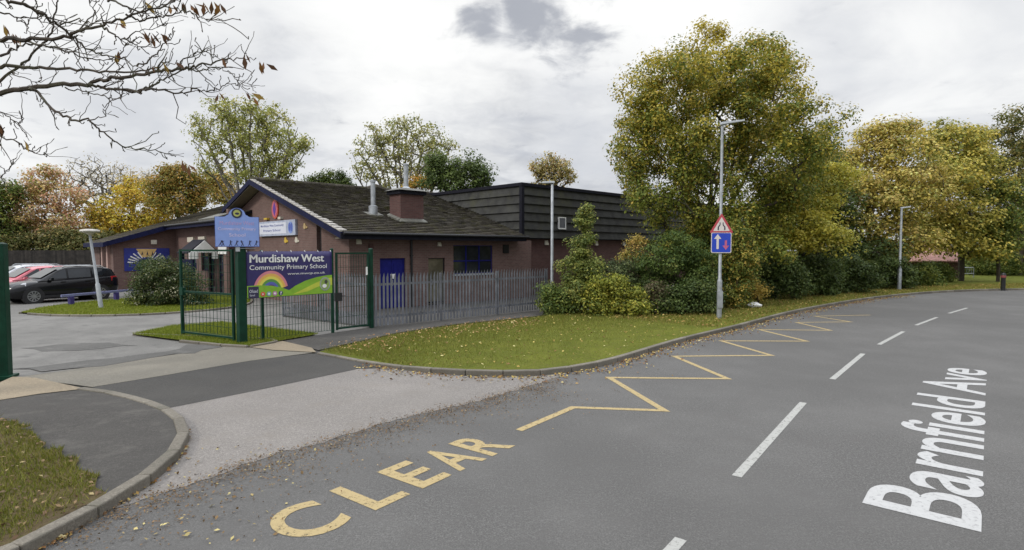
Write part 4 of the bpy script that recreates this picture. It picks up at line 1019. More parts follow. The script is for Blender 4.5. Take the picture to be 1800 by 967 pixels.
for i, c_i in enumerate(((.62, .10, .06), (.20, .34, .40), (.50, .22, .40), (.03, .04, .10))):
    mb = MB(); mb.prism(disc_pts(.062, .062, zf + .008, 18, .42 + i * .165, .1), (0, 0, .003)); ic = part('round_icon', mb, simple('icon', c_i, .5, var=.05), t)
    mb = MB(); cx = .42 + i * .165
    if i == 0: mb.prism([(cx - .02, .075, zf + .012), (cx + .03, .1, zf + .012), (cx - .02, .125, zf + .012)], (0, 0, .002))
    elif i == 3: mb.prism([(cx - .008, .05, zf + .012), (cx + .01, .05, zf + .012), (cx + .01, .1, zf + .012), (cx + .03, .1, zf + .012), (cx + .03, .115, zf + .012), (cx + .01, .115, zf + .012), (cx + .03, .14, zf + .012), (cx - .008, .135, zf + .012)], (0, 0, .002))
    else: mb.prism(disc_pts(.03, .03, zf + .012, 12, cx, .1), (0, 0, .002))
    part('icon_mark', mb, M_whitep, ic)
lc = (BW * .905, BH * .235)
mb = MB(); mb.prism(disc_pts(.17, .2, zf + .009, 30, *lc), (0, 0, .002)); lg = part('round_logo', mb, simple('logo_grey', (.30, .33, .28), .5), t)
mb = MB(); mb.prism(disc_pts(.13, .155, zf + .0115, 30, *lc), (0, 0, .002)); part('logo_disc', mb, simple('logo_green', (.25, .36, .08), .5), lg)
mb = MB(); mb.prism(disc_pts(.07, .055, zf + .014, 16, lc[0] - .02, lc[1] - .06), (0, 0, .002)); part('logo_figure', mb, M_whitep, lg)
mb = MB(); mb.prism(disc_pts(.05, .06, zf + .014, 16, lc[0] + .03, lc[1] + .06), (0, 0, .002)); part('logo_figure', mb, simple('logo_dark', (.06, .07, .05), .5), lg)
mb = MB()
for i in range(7): mb.tube([(BW * i / 6 * .98 + .02, BH - .02, .01), (BW * i / 6 * .98 + .02, BH + .03, -.02), (BW * i / 6 * .98 + .02, BH + .0, -.05)], .006, 5)
part('cable_ties', mb, M_whitep, t)
# pale blue school name board on the gate post
t = facing('school_sign', 'pale blue arched school name board on the green gate post', 'sign', Vector((PA.x - .02, PA.y - .12, 2.56)), R(20))
hw_, sh = .515, .77
outl = [(-hw_, 0), (hw_, 0), (hw_, sh), (.30, sh)] + [(.30 - .05 * k, sh + .02 + .04 * k * k / 4) for k in range(1, 3)] + [(.20 * math.cos(a), .80 + .20 * math.sin(a)) for a in [R(x) for x in range(25, 156, 13)]] + [(-.30 + .05 * k, sh + .02 + .04 * k * k / 4) for k in range(2, 0, -1)] + [(-.30, sh), (-hw_, sh)]
mb = MB(); mb.prism([(x, y, 0) for x, y in outl], (0, 0, .05)); part('board', mb, simple('sign_edge_blue', (.02, .035, .20), .5), t)
mb = MB(); mb.poly([(x * .985, .012 + y * .978, .052) for x, y in outl]); part('board_face', mb, M_signb, t, fix=False)
M_pale_let = simple('faded_lettering', (.50, .46, .66), .6); M_pink_let = simple('faded_pink_lettering', (.42, .30, .52), .6)
mb = MB(); text_fit(mb, 'Murdishaw West', (-.40, .56, .055), (1, 0, 0), (0, 1, 0), .8, .10, 0.); part('top_lettering', mb, M_pink_let, t, fix=False)
mb = MB(); text_fit(mb, 'Community Primary', (-.44, .40, .055), (1, 0, 0), (0, 1, 0), .88, .10, .008); part('middle_lettering', mb, M_pale_let, t, fix=False)
mb = MB(); text_fit(mb, 'School', (-.19, .26, .055), (1, 0, 0), (0, 1, 0), .38, .09, .008); part('lower_lettering', mb, M_pale_let, t, fix=False)
mb = MB(); mb.prism(disc_pts(.125, .125, .053, 30, 0, .86), (0, 0, .006)); cr = part('crest', mb, simple('crest_navy', (.015, .02, .05), .5), t)
mb = MB(); mb.prism(disc_pts(.085, .085, .0595, 24, 0, .86), (0, 0, .003)); part('crest_disc', mb, simple('crest_gold', (.34, .36, .10), .5), cr)
mb = MB(); mb.prism(disc_pts(.05, .03, .063, 12, .005, .85), (0, 0, .002)); part('crest_figure', mb, M_ink, cr)
mb = MB()
for k, x in enumerate((-.40, -.33, -.16, -.03, .12, .28, .43)):     # a row of playing children in silhouette
    h = .13; lean = (.03, -.02, .0, .02, -.03, .01, .02)[k]
    mb.prism(disc_pts(.017, .02, .054, 10, x + lean, .075 + h * .55), (0, 0, .002))
    mb.prism([(x - .012, .075, .054), (x + .014, .075, .054), (x + lean + .014, .075 + h * .42, .054), (x + lean - .014, .075 + h * .42, .054)], (0, 0, .002))
    mb.bar((x + .0, .08, .055), (x - .035, .025, .055), .013, .002); mb.bar((x, .08, .055), (x + .03 + lean * .3, .03, .055), .013, .002)
    mb.bar((x + lean, .12, .055), (x + lean + .045, .135 + .02 * (k % 2), .055), .01, .002)
part('child_silhouettes', mb, M_ink, t)
mb = MB(); mb.box(-.05, .05, -.12, 0, -.04, .04); part('bracket', mb, M_grey, t)
mb = MB(); mb.box(-.0, .42, -.045, -.03, .0, .02); part('lower_rail', mb, M_grey, t)

# ================================================================== STREET FURNITURE
LPX = G(1264, 559, .1)
t = thing('street_lamp', 'tall grey street lamp column carrying two road signs', 'street lamp', LPX, 0)
H = W(1266, 222, LPX.y).z - .1
mb = MB(); mb.lathe([(.085, -.1), (.085, 1.25), (.085, 1.3), (.055, 1.38), (.045, H)], n=14); part('column', mb, M_galv, t, smooth=True)
mb = MB(); mb.tube([(0, 0, H - .02), (0, 0, H + .04), (.12, -.02, H + .07)], .04, 8)
part('bracket', mb, M_galv, t, smooth=True)
mb = MB(); mb.hexa([(-.08, -.1, H + .03), (.75, -.11, H + .16), (.75, .03, H + .16), (-.08, .07, H + .03)], [(-.06, -.08, H + .13), (.74, -.09, H + .22), (.74, .01, H + .22), (-.06, .05, H + .13)]); lh = part('lantern', mb, M_grey, t, bevel=.02)
mb = MB(); mb.box(-.088, .088, -.095, -.08, .35, .95); part('access_door', mb, M_galv, t, bevel=.005)
def on_post(name, label, z, yaw=R(-10)):
    return facing(name, label, 'road sign', Vector((LPX.x, LPX.y - .08, z)), yaw)
M_red = simple('sign_red', (.42, .055, .075), .4, var=.08); M_sblue = simple('sign_blue', (.015, .05, .42), .35, var=.06); M_swh = simple('sign_white', (.60, .55, .53), .45, var=.05); M_fred = simple('sign_faded_red', (.45, .10, .20), .5)
t = on_post('warning_sign', 'red bordered triangular road narrows sign on the tall lamp column', W(1264, 409.5, LPX.y - .08).z)
def tri(r, z, rd=.0):
    p = [Vector((r * math.cos(R(a)), r * math.sin(R(a)), z)) for a in (210, 330, 90)]; out = []
    for i in range(3):
        a, b, c = p[i - 1], p[i], p[(i + 1) % 3]
        for k in range(5):
            s_ = k / 4; e0 = b + (a - b).normalized() * rd; e1 = b + (c - b).normalized() * rd
            out.append((1 - s_) ** 2 * e0 + 2 * s_ * (1 - s_) * b + s_ * s_ * e1)
    return [(v.x, v.y + .225, v.z) for v in out]
mb = MB(); mb.prism(tri(.46, 0, .07), (0, 0, .015)); part('red_border', mb, M_red, t)
mb = MB(); mb.prism(tri(.32, .016, .03), (0, 0, .003)); part('white_panel', mb, M_swh, t)
mb = MB()
for sx in (-1, 1): mb.prism([(sx * x, y + .20, .021) for x, y in ((.13, -.10), (.085, -.10), (.085, .0), (.035, .07), (.035, .16), (.065, .16), (.065, .085), (.125, .01))], (0, 0, .002))
part('narrowing_lines', mb, M_ink, t)
mb = MB(); mb.box(-.3, .3, .1, .14, -.03, -.002); part('clip_bar', mb, M_galv, t)
t = on_post('priority_sign', 'square blue priority sign with white and red arrows on lamp column', W(1264, 445, LPX.y - .08).z)
def rrect(w0, h0, z, r=.05):
    out = []
    for cx, cy, a0 in ((w0 - r, h0 - r, 0), (-w0 + r, h0 - r, 90), (-w0 + r, -h0 + r, 180), (w0 - r, -h0 + r, 270)):
        out += [(cx + r * math.cos(R(a0 + k * 22.5)), cy + r * math.sin(R(a0 + k * 22.5)) + .36, z) for k in range(5)]
    return out
mb = MB(); mb.prism(rrect(.335, .355, 0), (0, 0, .015)); part('white_rim', mb, M_swh, t)
mb = MB(); mb.prism(rrect(.31, .33, .016, .04), (0, 0, .003)); part('blue_panel', mb, M_sblue, t)
def arrow(cx, y0, y1, w_, hw2, hl, z, up=1):
    if up: return [(cx - w_, y0, z), (cx + w_, y0, z), (cx + w_, y1 - hl, z), (cx + hw2, y1 - hl, z), (cx, y1, z), (cx - hw2, y1 - hl, z), (cx - w_, y1 - hl, z)]
    return [(cx - w_, y1, z), (cx - w_, y0 + hl, z), (cx - hw2, y0 + hl, z), (cx, y0, z), (cx + hw2, y0 + hl, z), (cx + w_, y0 + hl, z), (cx + w_, y1, z)]
mb = MB(); mb.prism(arrow(-.12, .14, .66, .038, .12, .17, .020), (0, 0, .003)); part('white_arrow', mb, M_swh, t)
mb = MB(); mb.prism(arrow(.15, .11, .44, .036, .11, .15, .020, 0), (0, 0, .003)); part('red_arrow', mb, M_fred, t)
mb = MB(); mb.box(-.25, .25, .3, .34, -.03, -.002); part('clip_bar', mb, M_galv, t)
# second lamp, beside the fence
c = G(970, 547); t = thing('street_lamp', 'grey flat-headed lamp column rising from the shrubs by the palisade fence', 'street lamp', c, 0)
H = W(968, 322, c.y).z
mb = MB(); mb.lathe([(.075, -.05), (.075, 1.1), (.06, 1.16), (.055, H - .05), (.03, H)], n=12); part('column', mb, M_galv, t, smooth=True)
mb = MB(); mb.hexa([(-.42, -.1, H - .01), (.1, -.1, H - .01), (.1, .1, H - .01), (-.42, .1, H - .01)], [(-.40, -.08, H + .06), (.08, -.08, H + .08), (.08, .08, H + .08), (-.40, .08, H + .06)]); part('lantern', mb, M_grey, t, bevel=.015)
mb = MB(); mb.box(-.06, .06, -.085, -.07, .3, .8); part('access_door', mb, M_galv, t)
# third lamp far along the road
c = G(1580.5, 509, .1); t = thing('street_lamp', 'distant slim grey lamp column in front of the yellow trees', 'street lamp', c, 0)
H = W(1583, 366, c.y).z - .1
mb = MB(); mb.lathe([(.11, -.1), (.11, 1.2), (.07, 1.3), (.06, H)], n=10); part('column', mb, M_galv, t, smooth=True)
mb = MB(); mb.hexa([(-.06, -.07, H - .02), (.5, -.07, H + .06), (.5, .05, H + .06), (-.06, .05, H - .02)], [(-.05, -.05, H + .06), (.49, -.05, H + .12), (.49, .03, H + .12), (-.05, .03, H + .06)]); part('lantern', mb, M_grey, t)
# leaning car park lamp
c = G(178, 541, .06); t = thing('car_park_lamp', 'leaning grey lamp post with flat round hood on the grass island', 'street lamp', c, 0)
tp = W(158, 412, c.y) - c
mb = MB(); mb.tube([(0, 0, -.1), tp * .32, tp * .34, tp], [.085, .085, .055, .05], 12); part('column', mb, M_grey, t, smooth=True)
mb = MB(); mb.lathe([(.05, -.05), (.10, .02), (.34, .10), (.36, .13), (.33, .19), (.12, .22)], tp, 22); hd = part('lamp_hood', mb, simple('faded_hood', (.46, .44, .40), .6), t, smooth=True)
mb = MB(); mb.lathe([(.14, -.0), (.16, .07)], tp + Vector((0, 0, .015)), 16); part('lamp_glass', mb, M_cream, hd, smooth=True)
# low trip rail
p, q = G(112, 537, .06), G(214, 526.5, .06); t = thing('trip_rail', 'low purple and grey trip rail on short posts beside the black car', 'rail', p, frame_to(p, q)); n = (q - p).length
M_rail = simple('faded_purple_rail', (.15, .16, .30), .6)
mb = MB(); mb.box(-.1, n + .7, -.04, .04, .36, .47); part('rail', mb, M_rail, t, bevel=.01)
for x in (.35, n - .3): mb = MB(); mb.box(x - .1, x + .1, -.07, .07, -.05, .358); part('post', mb, simple('purple_post', (.04, .03, .15), .6), t, bevel=.01)
# bollard, barrier, litter
c = G(1763, 508, .1); t = thing('bollard', 'dark bollard with a reddish band at the far bend', 'bollard', c, 0)
mb = MB(); mb.lathe([(.12, -.1), (.12, .62), (.13, .66), (.13, .86), (.1, .94), (.02, .97)], n=14); part('shaft', mb, M_black, t, smooth=True)
mb = MB(); mb.lathe([(.133, .68), (.135, .7), (.135, .8), (.133, .82)], n=14); part('band', mb, simple('dull_red_band', (.20, .05, .05), .5), t, smooth=True)
p, q = G(1683, 489, .1), G(1711, 488, .1); t = thing('metal_barrier', 'small grey tubular pedestrian barrier under the far trees', 'barrier', p, frame_to(p, q)); n = (q - p).length
mb = MB(); mb.tube([(0, 0, -.1), (0, 0, .8), (.06, 0, .86), (n - .06, 0, .86), (n, 0, .8), (n, 0, -.1)], .035, 8); fr = part('hoop', mb, M_galv, t, smooth=True)
mb = MB(); mb.tube([(0, 0, .35), (n, 0, .35)], .03, 8); part('mid_rail', mb, M_galv, t)
mb = MB()
for i in range(1, 7): mb.tube([(n * i / 7, 0, .35), (n * i / 7, 0, .85)], .014, 6)
part('infill_bars', mb, M_galv, t)
c = G(1327, 540, .1); rng = np.random.default_rng(3); mb = MB()
mb.lathe([(.05, .0), (.20, .02), (.24, .09), (.17, .16), (.09, .19), (.02, .20)], n=11)
mb.v = [(v[0] * 1.25 + random.uniform(-.04, .04), v[1] + random.uniform(-.04, .04), max(0, v[2] + random.uniform(-.025, .025))) for v in mb.v]
o = mb.build('litter_bag', M_whitep, None); o.location = c; tag(o, 'crumpled white carrier bag dropped on the leafy verge', 'litter')
# small red-roofed building glimpsed through the trees
c = W(1618, 450, 49); t = thing('brick_outbuilding', 'pinkish red roofed outbuilding glimpsed between the far trees', 'building', (c.x, c.y, 0), R(-15))
M_rroof = simple('red_roof_tiles', (.30, .16, .135), .85, var=.25, scale=3)
zr = W(1620, 431, 49).z; ze = zr - 1.3
mb = MB(); mb.box(-2.0, 2.0, -2.0, 2.0, -.05, ze); part('wall', mb, M_brickd, t)
mb = MB()
mb.hexa([(-2.2, -2.4, ze - .1), (2.2, -2.4, ze - .1), (2.2, 0, zr - .1), (-2.2, 0, zr - .1)], [(-2.2, -2.4, ze), (2.2, -2.4, ze), (2.2, 0, zr), (-2.2, 0, zr)])
mb.hexa([(-2.2, 0, zr - .1), (2.2, 0, zr - .1), (2.2, 2.4, ze - .1), (-2.2, 2.4, ze - .1)], [(-2.2, 0, zr), (2.2, 0, zr), (2.2, 2.4, ze), (-2.2, 2.4, ze)]); part('roof', mb, M_rroof, t)
mb = MB(); mb.box(-.9, .2, -2.04, -1.99, .1, min(2.0, ze - .15)); part('door', mb, M_fascia, t)

# ================================================================== CARS
M_tyre = simple('tyre_rubber', (.018, .018, .018), .85); M_alloy = simple('alloy_wheel', (.38, .39, .40), .3, .8)
M_lampc = simple('headlamp_lens', (.55, .57, .60), .12, var=.1); M_tail = simple('tail_lamp_lens', (.35, .02, .02), .2, var=.1)
M_cglass = glass('car_glass', (.012, .014, .016), .04)
def make_car(label, paint_mat, loc, yaw, scale=1., group='cars in the school car park', rails=True):
    """front at local -x, built from cross sections; x 0 = middle"""
    t = thing('parked_car', label, 'car', loc, yaw, group); K = scale
    LEN = 4.5
    # x, bottom, shoulder(belt) z, half width, top z of lower shell
    st = [(-2.24, .42, .62, .55, .66), (-2.16, .30, .70, .74, .76), (-1.95, .24, .80, .86, .88), (-1.5, .22, .92, .905, .985), (-1.1, .22, .97, .92, 1.03), (-.4, .22, 1.0, .925, 1.04), (.6, .22, 1.04, .925, 1.08), (1.3, .24, 1.08, .92, 1.12), (1.9, .30, 1.10, .87, 1.14), (2.15, .36, 1.08, .80, 1.12), (2.25, .45, .98, .68, 1.02)]
    mb = MB(Matrix.Scale(K, 4)); ring = []
    for x, zb, zs, hw2, zt in st:
        half = [(0, zb), (hw2 * .86, zb), (hw2 * .97, zb + .1), (hw2, (zb + zs) * .5), (hw2 * .985, zs - .1), (hw2 * .94, zs), (hw2 * .80, zt), (0, zt + .025)]
        ring.append([(x, -y, z) for y, z in half] + [(x, y, z) for y, z in half[-2:0:-1]])
    n = len(ring[0]); mb.add([p for r_ in ring for p in r_], [(i * n + k, i * n + (k + 1) % n, (i + 1) * n + (k + 1) % n, (i + 1) * n + k) for i in range(len(ring) - 1) for k in range(n)] + [tuple(range(n)), tuple((len(ring) - 1) * n + k for k in range(n))])
    part('body', mb, paint_mat, t, smooth=True)
    gh = [(-1.15, 1.0, .80, 1.02), (-.95, 1.0, .81, 1.16), (-.35, 1.0, .79, 1.53), (-.05, 1.0, .77, 1.63), (.5, 1.0, .76, 1.67), (1.2, 1.0, .75, 1.645), (1.75, 1.02, .72, 1.58), (1.95, 1.05, .70, 1.50), (2.12, 1.08, .70, 1.13)]
    mb = MB(Matrix.Scale(K, 4)); ring = []
    for x, zb, hw2, zt in gh:
        tum = hw2 - (zt - 1.02) * .24
        half = [(0, zb), (hw2 + .055, zb), (hw2 + .05, min(1.05, zt - .005)), (tum + .02, zt - .05 if zt > 1.1 else zt - .004), (tum - .07, zt), (0, zt + .02)]
        ring.append([(x, -y, z) for y, z in half] + [(x, y, z) for y, z in half[-2:0:-1]])
    n = len(ring[0]); mb.add([p for r_ in ring for p in r_], [(i * n + k, i * n + (k + 1) % n, (i + 1) * n + (k + 1) % n, (i + 1) * n + k) for i in range(len(ring) - 1) for k in range(n)] + [tuple(range(n)), tuple((len(ring) - 1) * n + k for k in range(n))])
    part('cabin', mb, paint_mat, t, smooth=True)
    def side_y(x, z):
        xs = [g[0] for g in gh]; hw2 = np.interp(x, xs, [g[2] for g in gh]); zt = np.interp(x, xs, [g[3] for g in gh]); tum = hw2 - (zt - 1.02) * .24 + .02
        return hw2 + .05 + (tum - hw2 - .05) * np.clip((z - 1.05) / max(zt - .05 - 1.05, .01), 0, 1) + .012
    for sgn in (-1, 1):
        for pl in ([(-.83, 1.10), (-.02, 1.115), (-.02, 1.55), (-.12, 1.53), (-.32, 1.42)], [(.06, 1.115), (1.0, 1.14), (1.0, 1.56), (.06, 1.565)], [(1.08, 1.145), (1.5, 1.19), (1.78, 1.45), (1.55, 1.52), (1.08, 1.555)]):
            mb = MB(Matrix.Scale(K, 4)); mb.poly([(x, sgn * side_y(x, z), z) for x, z in pl]); part('window', mb, M_cglass, t)
    mb = MB(Matrix.Scale(K, 4)); mb.add([(-.99, -.70, 1.135), (-.99, .70, 1.135), (-.30, .62, 1.555), (-.30, -.62, 1.555)], [(0, 1, 2, 3)]); mb.v = [(v[0] - .035, v[1], v[2] + .03) for v in mb.v]; part('windscreen', mb, M_cglass, t)
    mb = MB(Matrix.Scale(K, 4)); mb.add([(2.12, -.62, 1.16), (2.12, .62, 1.16), (1.985, .56, 1.46), (1.985, -.56, 1.46)], [(0, 1, 2, 3)]); mb.v = [(v[0] + .02, v[1], v[2] + .005) for v in mb.v]; part('rear_window', mb, M_cglass, t)
    for x in (-1.36, 1.34):
        for sgn in (-1, 1):
            mb = MB(Matrix.Scale(K, 4)); c = (x, sgn * .80, .34)
            def cyl(r0, y0, y1, n=24, zc_=.34, xc=x):
                vs = [(xc + r0 * math.cos(2 * math.pi * k / n), y, zc_ + r0 * math.sin(2 * math.pi * k / n)) for y in (y0, y1) for k in range(n)]
                return vs, [(k, (k + 1) % n, n + (k + 1) % n, n + k) for k in range(n)] + [tuple(range(n)), tuple(range(2 * n - 1, n - 1, -1))]
            ma = MB(Matrix.Scale(K, 4)); ma.add(*cyl(.415, sgn * .7, sgn * .93)); part('wheel_arch', ma, M_black, t, smooth=True)
            mb.add(*cyl(.34, sgn * .72, sgn * .938)); wh = part('wheel', mb, M_tyre, t, smooth=True)
            mb = MB(Matrix.Scale(K, 4)); mb.add(*cyl(.085, sgn * .93, sgn * .949, 10))
            for k in range(10):
                a = 2 * math.pi * k / 10; mb.bar((x + .05 * math.cos(a), sgn * .944, .34 + .05 * math.sin(a)), (x + .235 * math.cos(a), sgn * .944, .34 + .235 * math.sin(a)), .045, .012, (0, 1, 0))
            n = 24; vs = [(x + r_ * math.cos(2 * math.pi * k / n), sgn * .945, .34 + r_ * math.sin(2 * math.pi * k / n)) for r_ in (.215, .245) for k in range(n)]; mb.add(vs, [(k, (k + 1) % n, n + (k + 1) % n, n + k) for k in range(n)])
            part('rim', mb, M_alloy, wh)
    for sgn in (-1, 1):
        mb = MB(Matrix.Scale(K, 4)); mb.hexa([(-2.17, sgn * .5, .66), (-1.62, sgn * .875, .82), (-1.62, sgn * .80, .82), (-2.1, sgn * .45, .66)][::1 if sgn < 0 else -1], [(-2.14, sgn * .5, .77), (-1.6, sgn * .86, .955), (-1.6, sgn * .78, .965), (-2.08, sgn * .45, .80)][::1 if sgn < 0 else -1]); part('headlight', mb, M_lampc, t)
        mb = MB(Matrix.Scale(K, 4)); mb.hexa([(1.85, sgn * .885, .92), (2.2, sgn * .72, .92), (2.15, sgn * .6, .92), (1.85, sgn * .8, .92)], [(1.85, sgn * .865, 1.14), (2.16, sgn * .70, 1.14), (2.1, sgn * .6, 1.14), (1.85, sgn * .78, 1.14)]); part('tail_light', mb, M_tail, t)
        mb = MB(Matrix.Scale(K, 4)); mb.hexa([(-.80, sgn * .90, 1.02), (-.62, sgn * .90, 1.02), (-.62, sgn * 1.09, 1.04), (-.76, sgn * 1.09, 1.04)], [(-.78, sgn * .90, 1.14), (-.62, sgn * .90, 1.14), (-.62, sgn * 1.08, 1.18), (-.74, sgn * 1.08, 1.18)]); part('wing_mirror', mb, paint_mat, t, bevel=.02)
        for x in (-.1, .9): mb = MB(Matrix.Scale(K, 4)); mb.box(x - .2, x, sgn * .905, sgn * .935, .93, .965); part('door_handle', mb, paint_mat, t)
        if rails: mb = MB(Matrix.Scale(K, 4)); mb.tube([(-.1, sgn * .52, 1.63), (0, sgn * .53, 1.70), (1.5, sgn * .52, 1.68), (1.65, sgn * .51, 1.60)], .018, 6); part('roof_rail', mb, M_alloy, t, smooth=True)
    mb = MB(Matrix.Scale(K, 4)); mb.box(-2.255, -2.2, -.42, .42, .42, .60); part('grille', mb, M_black, t)
    mb = MB(Matrix.Scale(K, 4)); mb.box(-2.27, -2.256, -.26, .26, .42, .53); part('number_plate', mb, M_swh, t)
    for sgn in (-1, 1):
        mb = MB(Matrix.Scale(K, 4)); mb.box(-1.05, 1.0, sgn * .90, sgn * .945, .24, .36); part('sill_trim', mb, M_black, t)
    return t
def car_paint(name, c, rgh=.25, coat=.6):
    m = simple(name, c, rgh, var=.05, coat=coat, spec=.35); return m
def place_car(px_f, py_f, px_r, py_r): 
    f = G(px_f, py_f); r_ = G(px_r, py_r); d = (r_ - f).normalized(); mid = (f + r_) / 2; n = Vector((d.y, -d.x, 0))
    return mid, d
f = G(60, 534); d = Vector((.52, .854, 0)).normalized(); nrm_c = Vector((-d.y, d.x, 0))   # away from us, to the next bay
yaw = math.atan2(d.y, d.x); c0 = f + d * 1.36 + nrm_c * .92
make_car('black parked car with silver roof rails beside the trip rail', car_paint('black_car_paint', (.005, .0055, .007), .22, .25), c0, yaw, 1.0)
c1 = c0 + nrm_c * 2.55 - d * .15
make_car('red parked car just behind the black car', car_paint('red_car_paint', (.48, .10, .13)), c1, yaw, .98, rails=False)
c2 = c1 + nrm_c * 2.5 + d * .2
make_car('silver parked car behind the red car', car_paint('silver_car_paint', (.48, .50, .52)), c2, yaw, 1.0)
#@@VEG
# ================================================================== VEGETATION
OLIVE = [(.088, .105, .017), (.135, .130, .020), (.060, .080, .015), (.185, .155, .025), (.24, .175, .035)]
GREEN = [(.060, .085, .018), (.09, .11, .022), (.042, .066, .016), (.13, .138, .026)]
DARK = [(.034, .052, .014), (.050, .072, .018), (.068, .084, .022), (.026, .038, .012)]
YELLOW = [(.34, .28, .045), (.28, .24, .036), (.21, .20, .032), (.38, .31, .09), (.13, .14, .024)]
POP = [(.17, .18, .045), (.22, .22, .06), (.125, .14, .038), (.28, .25, .08)]
PINK = [(.38, .20, .12), (.34, .22, .11), (.28, .21, .07), (.17, .165, .045), (.42, .26, .17)]
ORANGE = [(.30, .16, .03), (.20, .14, .025), (.10, .10, .02), (.36, .22, .04)]
def ptree(name, label, Y, px_base, spec, seed, pal, wts, group=None, cat='tree', **k):
    rng = np.random.default_rng(seed + 1000); lm = px_lumps(rng, spec, Y); X = (px_base - 900) / 1000 * Y
    return tree(name, label, X, Y, lm, seed, pal, wts, cat=cat, group=group, **k)
GT = 'trees along the road'; GB = 'trees behind the school'; GC = 'trees behind the car park'; GS = 'shrubs along the hall'
# the big field maple by the lamp
def maple_spec():
    rr = random.Random(21); out = []
    def inside(x, y):
        for cx, cy, rx, ry in ((1255, 190, 150, 130), (1270, 300, 175, 150), (1190, 170, 82, 88), (1335, 160, 82, 90), (1410, 270, 60, 70), (1150, 270, 60, 60), (1270, 410, 110, 70)):
            if ((x - cx) / rx) ** 2 + ((y - cy) / ry) ** 2 < .82: return True
    y = 60
    while y < 475:
        x = 1085 + (18 if int(y / 34) % 2 else 0)
        while x < 1485:
            px_, py_ = x + rr.uniform(-14, 14), y + rr.uniform(-12, 12)
            if inside(px_, py_):
                out.append((px_, py_, rr.uniform(19, 32), rr.uniform(20, 34), rr.uniform(-4.4, -.6)))
                if rr.random() < .75: out.append((px_ + rr.uniform(-12, 12), py_ + rr.uniform(-12, 12), rr.uniform(22, 34), rr.uniform(22, 34), rr.uniform(.2, 4)))
            x += 38
        y += 34
    out += [(1140, 140, 26, 26, -1), (1128, 175, 28, 26, -2), (1120, 210, 32, 28), (1150, 235, 36, 34, -2), (1110, 260, 30, 24), (1160, 180, 34, 34, 1), (1380, 210, 36, 34), (1420, 250, 34, 30), (1385, 330, 40, 34), (1132, 112, 18, 18), (1158, 98, 16, 18), (1184, 96, 13, 22), (1208, 80, 11, 20), (1232, 72, 12, 26), (1265, 62, 13, 26), (1295, 50, 8, 16), (1318, 72, 14, 24), (1345, 88, 18, 22), (1375, 100, 16, 18), (1400, 128, 20, 18),
            (1110, 130, 22, 18), (1098, 152, 12, 10), (1105, 200, 22, 12), (1088, 240, 18, 12), (1070, 240, 8, 6), (1095, 282, 22, 16), (1115, 315, 22, 14), (1140, 345, 26, 16), (1440, 180, 20, 14), (1462, 215, 22, 14, -1), (1478, 203, 12, 9, -1), (1448, 268, 28, 18), (1440, 320, 26, 20), (1160, 385, 24, 22), (1200, 430, 34, 30), (1300, 440, 50, 30)]
    return out
ptree('maple_tree', 'tall rounded olive and yellow maple towering behind the lamp column', 28, 1235, maple_spec(),
      11, OLIVE, [4, 3, 3, 1.4, .6], GT, n_clump=720, per=180, clump_r=.57, leaf=.14, trunk_r=.26, trunk_top=6.0, hue_top=((.24, .195, .028), .8), up=.55, upbias=-.1, flat=.85,
      mains=[(1160, 150, 28), (1200, 110, 29), (1240, 95, 27), (1280, 85, 29), (1330, 110, 28), (1380, 150, 28), (1430, 215, 27), (1120, 220, 28), (1110, 270, 29), (1170, 200, 26), (1310, 200, 26), (1400, 280, 29), (1250, 190, 30)])
# trees along the right, going away
ptree('field_maple', 'low yellow limbed maple leaning out right of the lamp column', 30, 1400,
      [(1410, 400, 55, 34, -1), (1370, 350, 55, 40), (1440, 360, 45, 40), (1450, 420, 40, 26, -1.5), (1380, 425, 50, 24, -1), (1470, 310, 30, 30)], 12, YELLOW, [3, 3, 3, 1, 2], GT, n_clump=140, per=140, clump_r=.72, leaf=.15, trunk_r=.16, trunk_top=3.4, flat=.42)
ptree('field_maple', 'broad golden maple right of the low yellow limbed one', 39, 1530,
      [(1480, 290, 40, 30), (1455, 340, 34, 36, -1), (1560, 240, 45, 30), (1525, 275, 50, 38), (1590, 280, 55, 45, -1), (1490, 330, 55, 48, -1), (1560, 345, 70, 52, -2), (1625, 340, 50, 55), (1500, 400, 55, 42, -2), (1580, 410, 60, 40, -2), (1460, 290, 32, 30), (1535, 225, 22, 12), (1595, 235, 24, 14), (1520, 445, 50, 25, -1), (1470, 450, 50, 24, -2), (1575, 440, 40, 16, -2), (1440, 470, 50, 25)], 13, [(.31, .24, .055), (.25, .205, .045), (.13, .13, .028), (.36, .28, .09), (.22, .165, .05)], [3, 4, 3, 1.2, 2], GT, n_clump=330, per=125, clump_r=.95, leaf=.2, trunk_r=.22, trunk_top=6, up=.7, flat=.42)
ptree('field_maple', 'green and yellow maple overhanging the red roofed outbuilding', 43, 1690,
      [(1650, 250, 42, 34), (1690, 275, 50, 45, -1), (1730, 320, 40, 50), (1660, 330, 60, 50, -2), (1700, 385, 55, 40, -1), (1640, 395, 50, 34, -2), (1668, 228, 24, 14), (1715, 250, 24, 24), (1735, 405, 30, 30), (1690, 425, 50, 20, -2), (1740, 440, 34, 22, -1)], 14, [(.29, .235, .045), (.20, .18, .034), (.105, .115, .023), (.35, .28, .075)], [2.5, 3, 3, 1], GT, n_clump=280, per=125, clump_r=.98, leaf=.22, trunk_r=.22, trunk_top=6, up=.7, flat=.45)
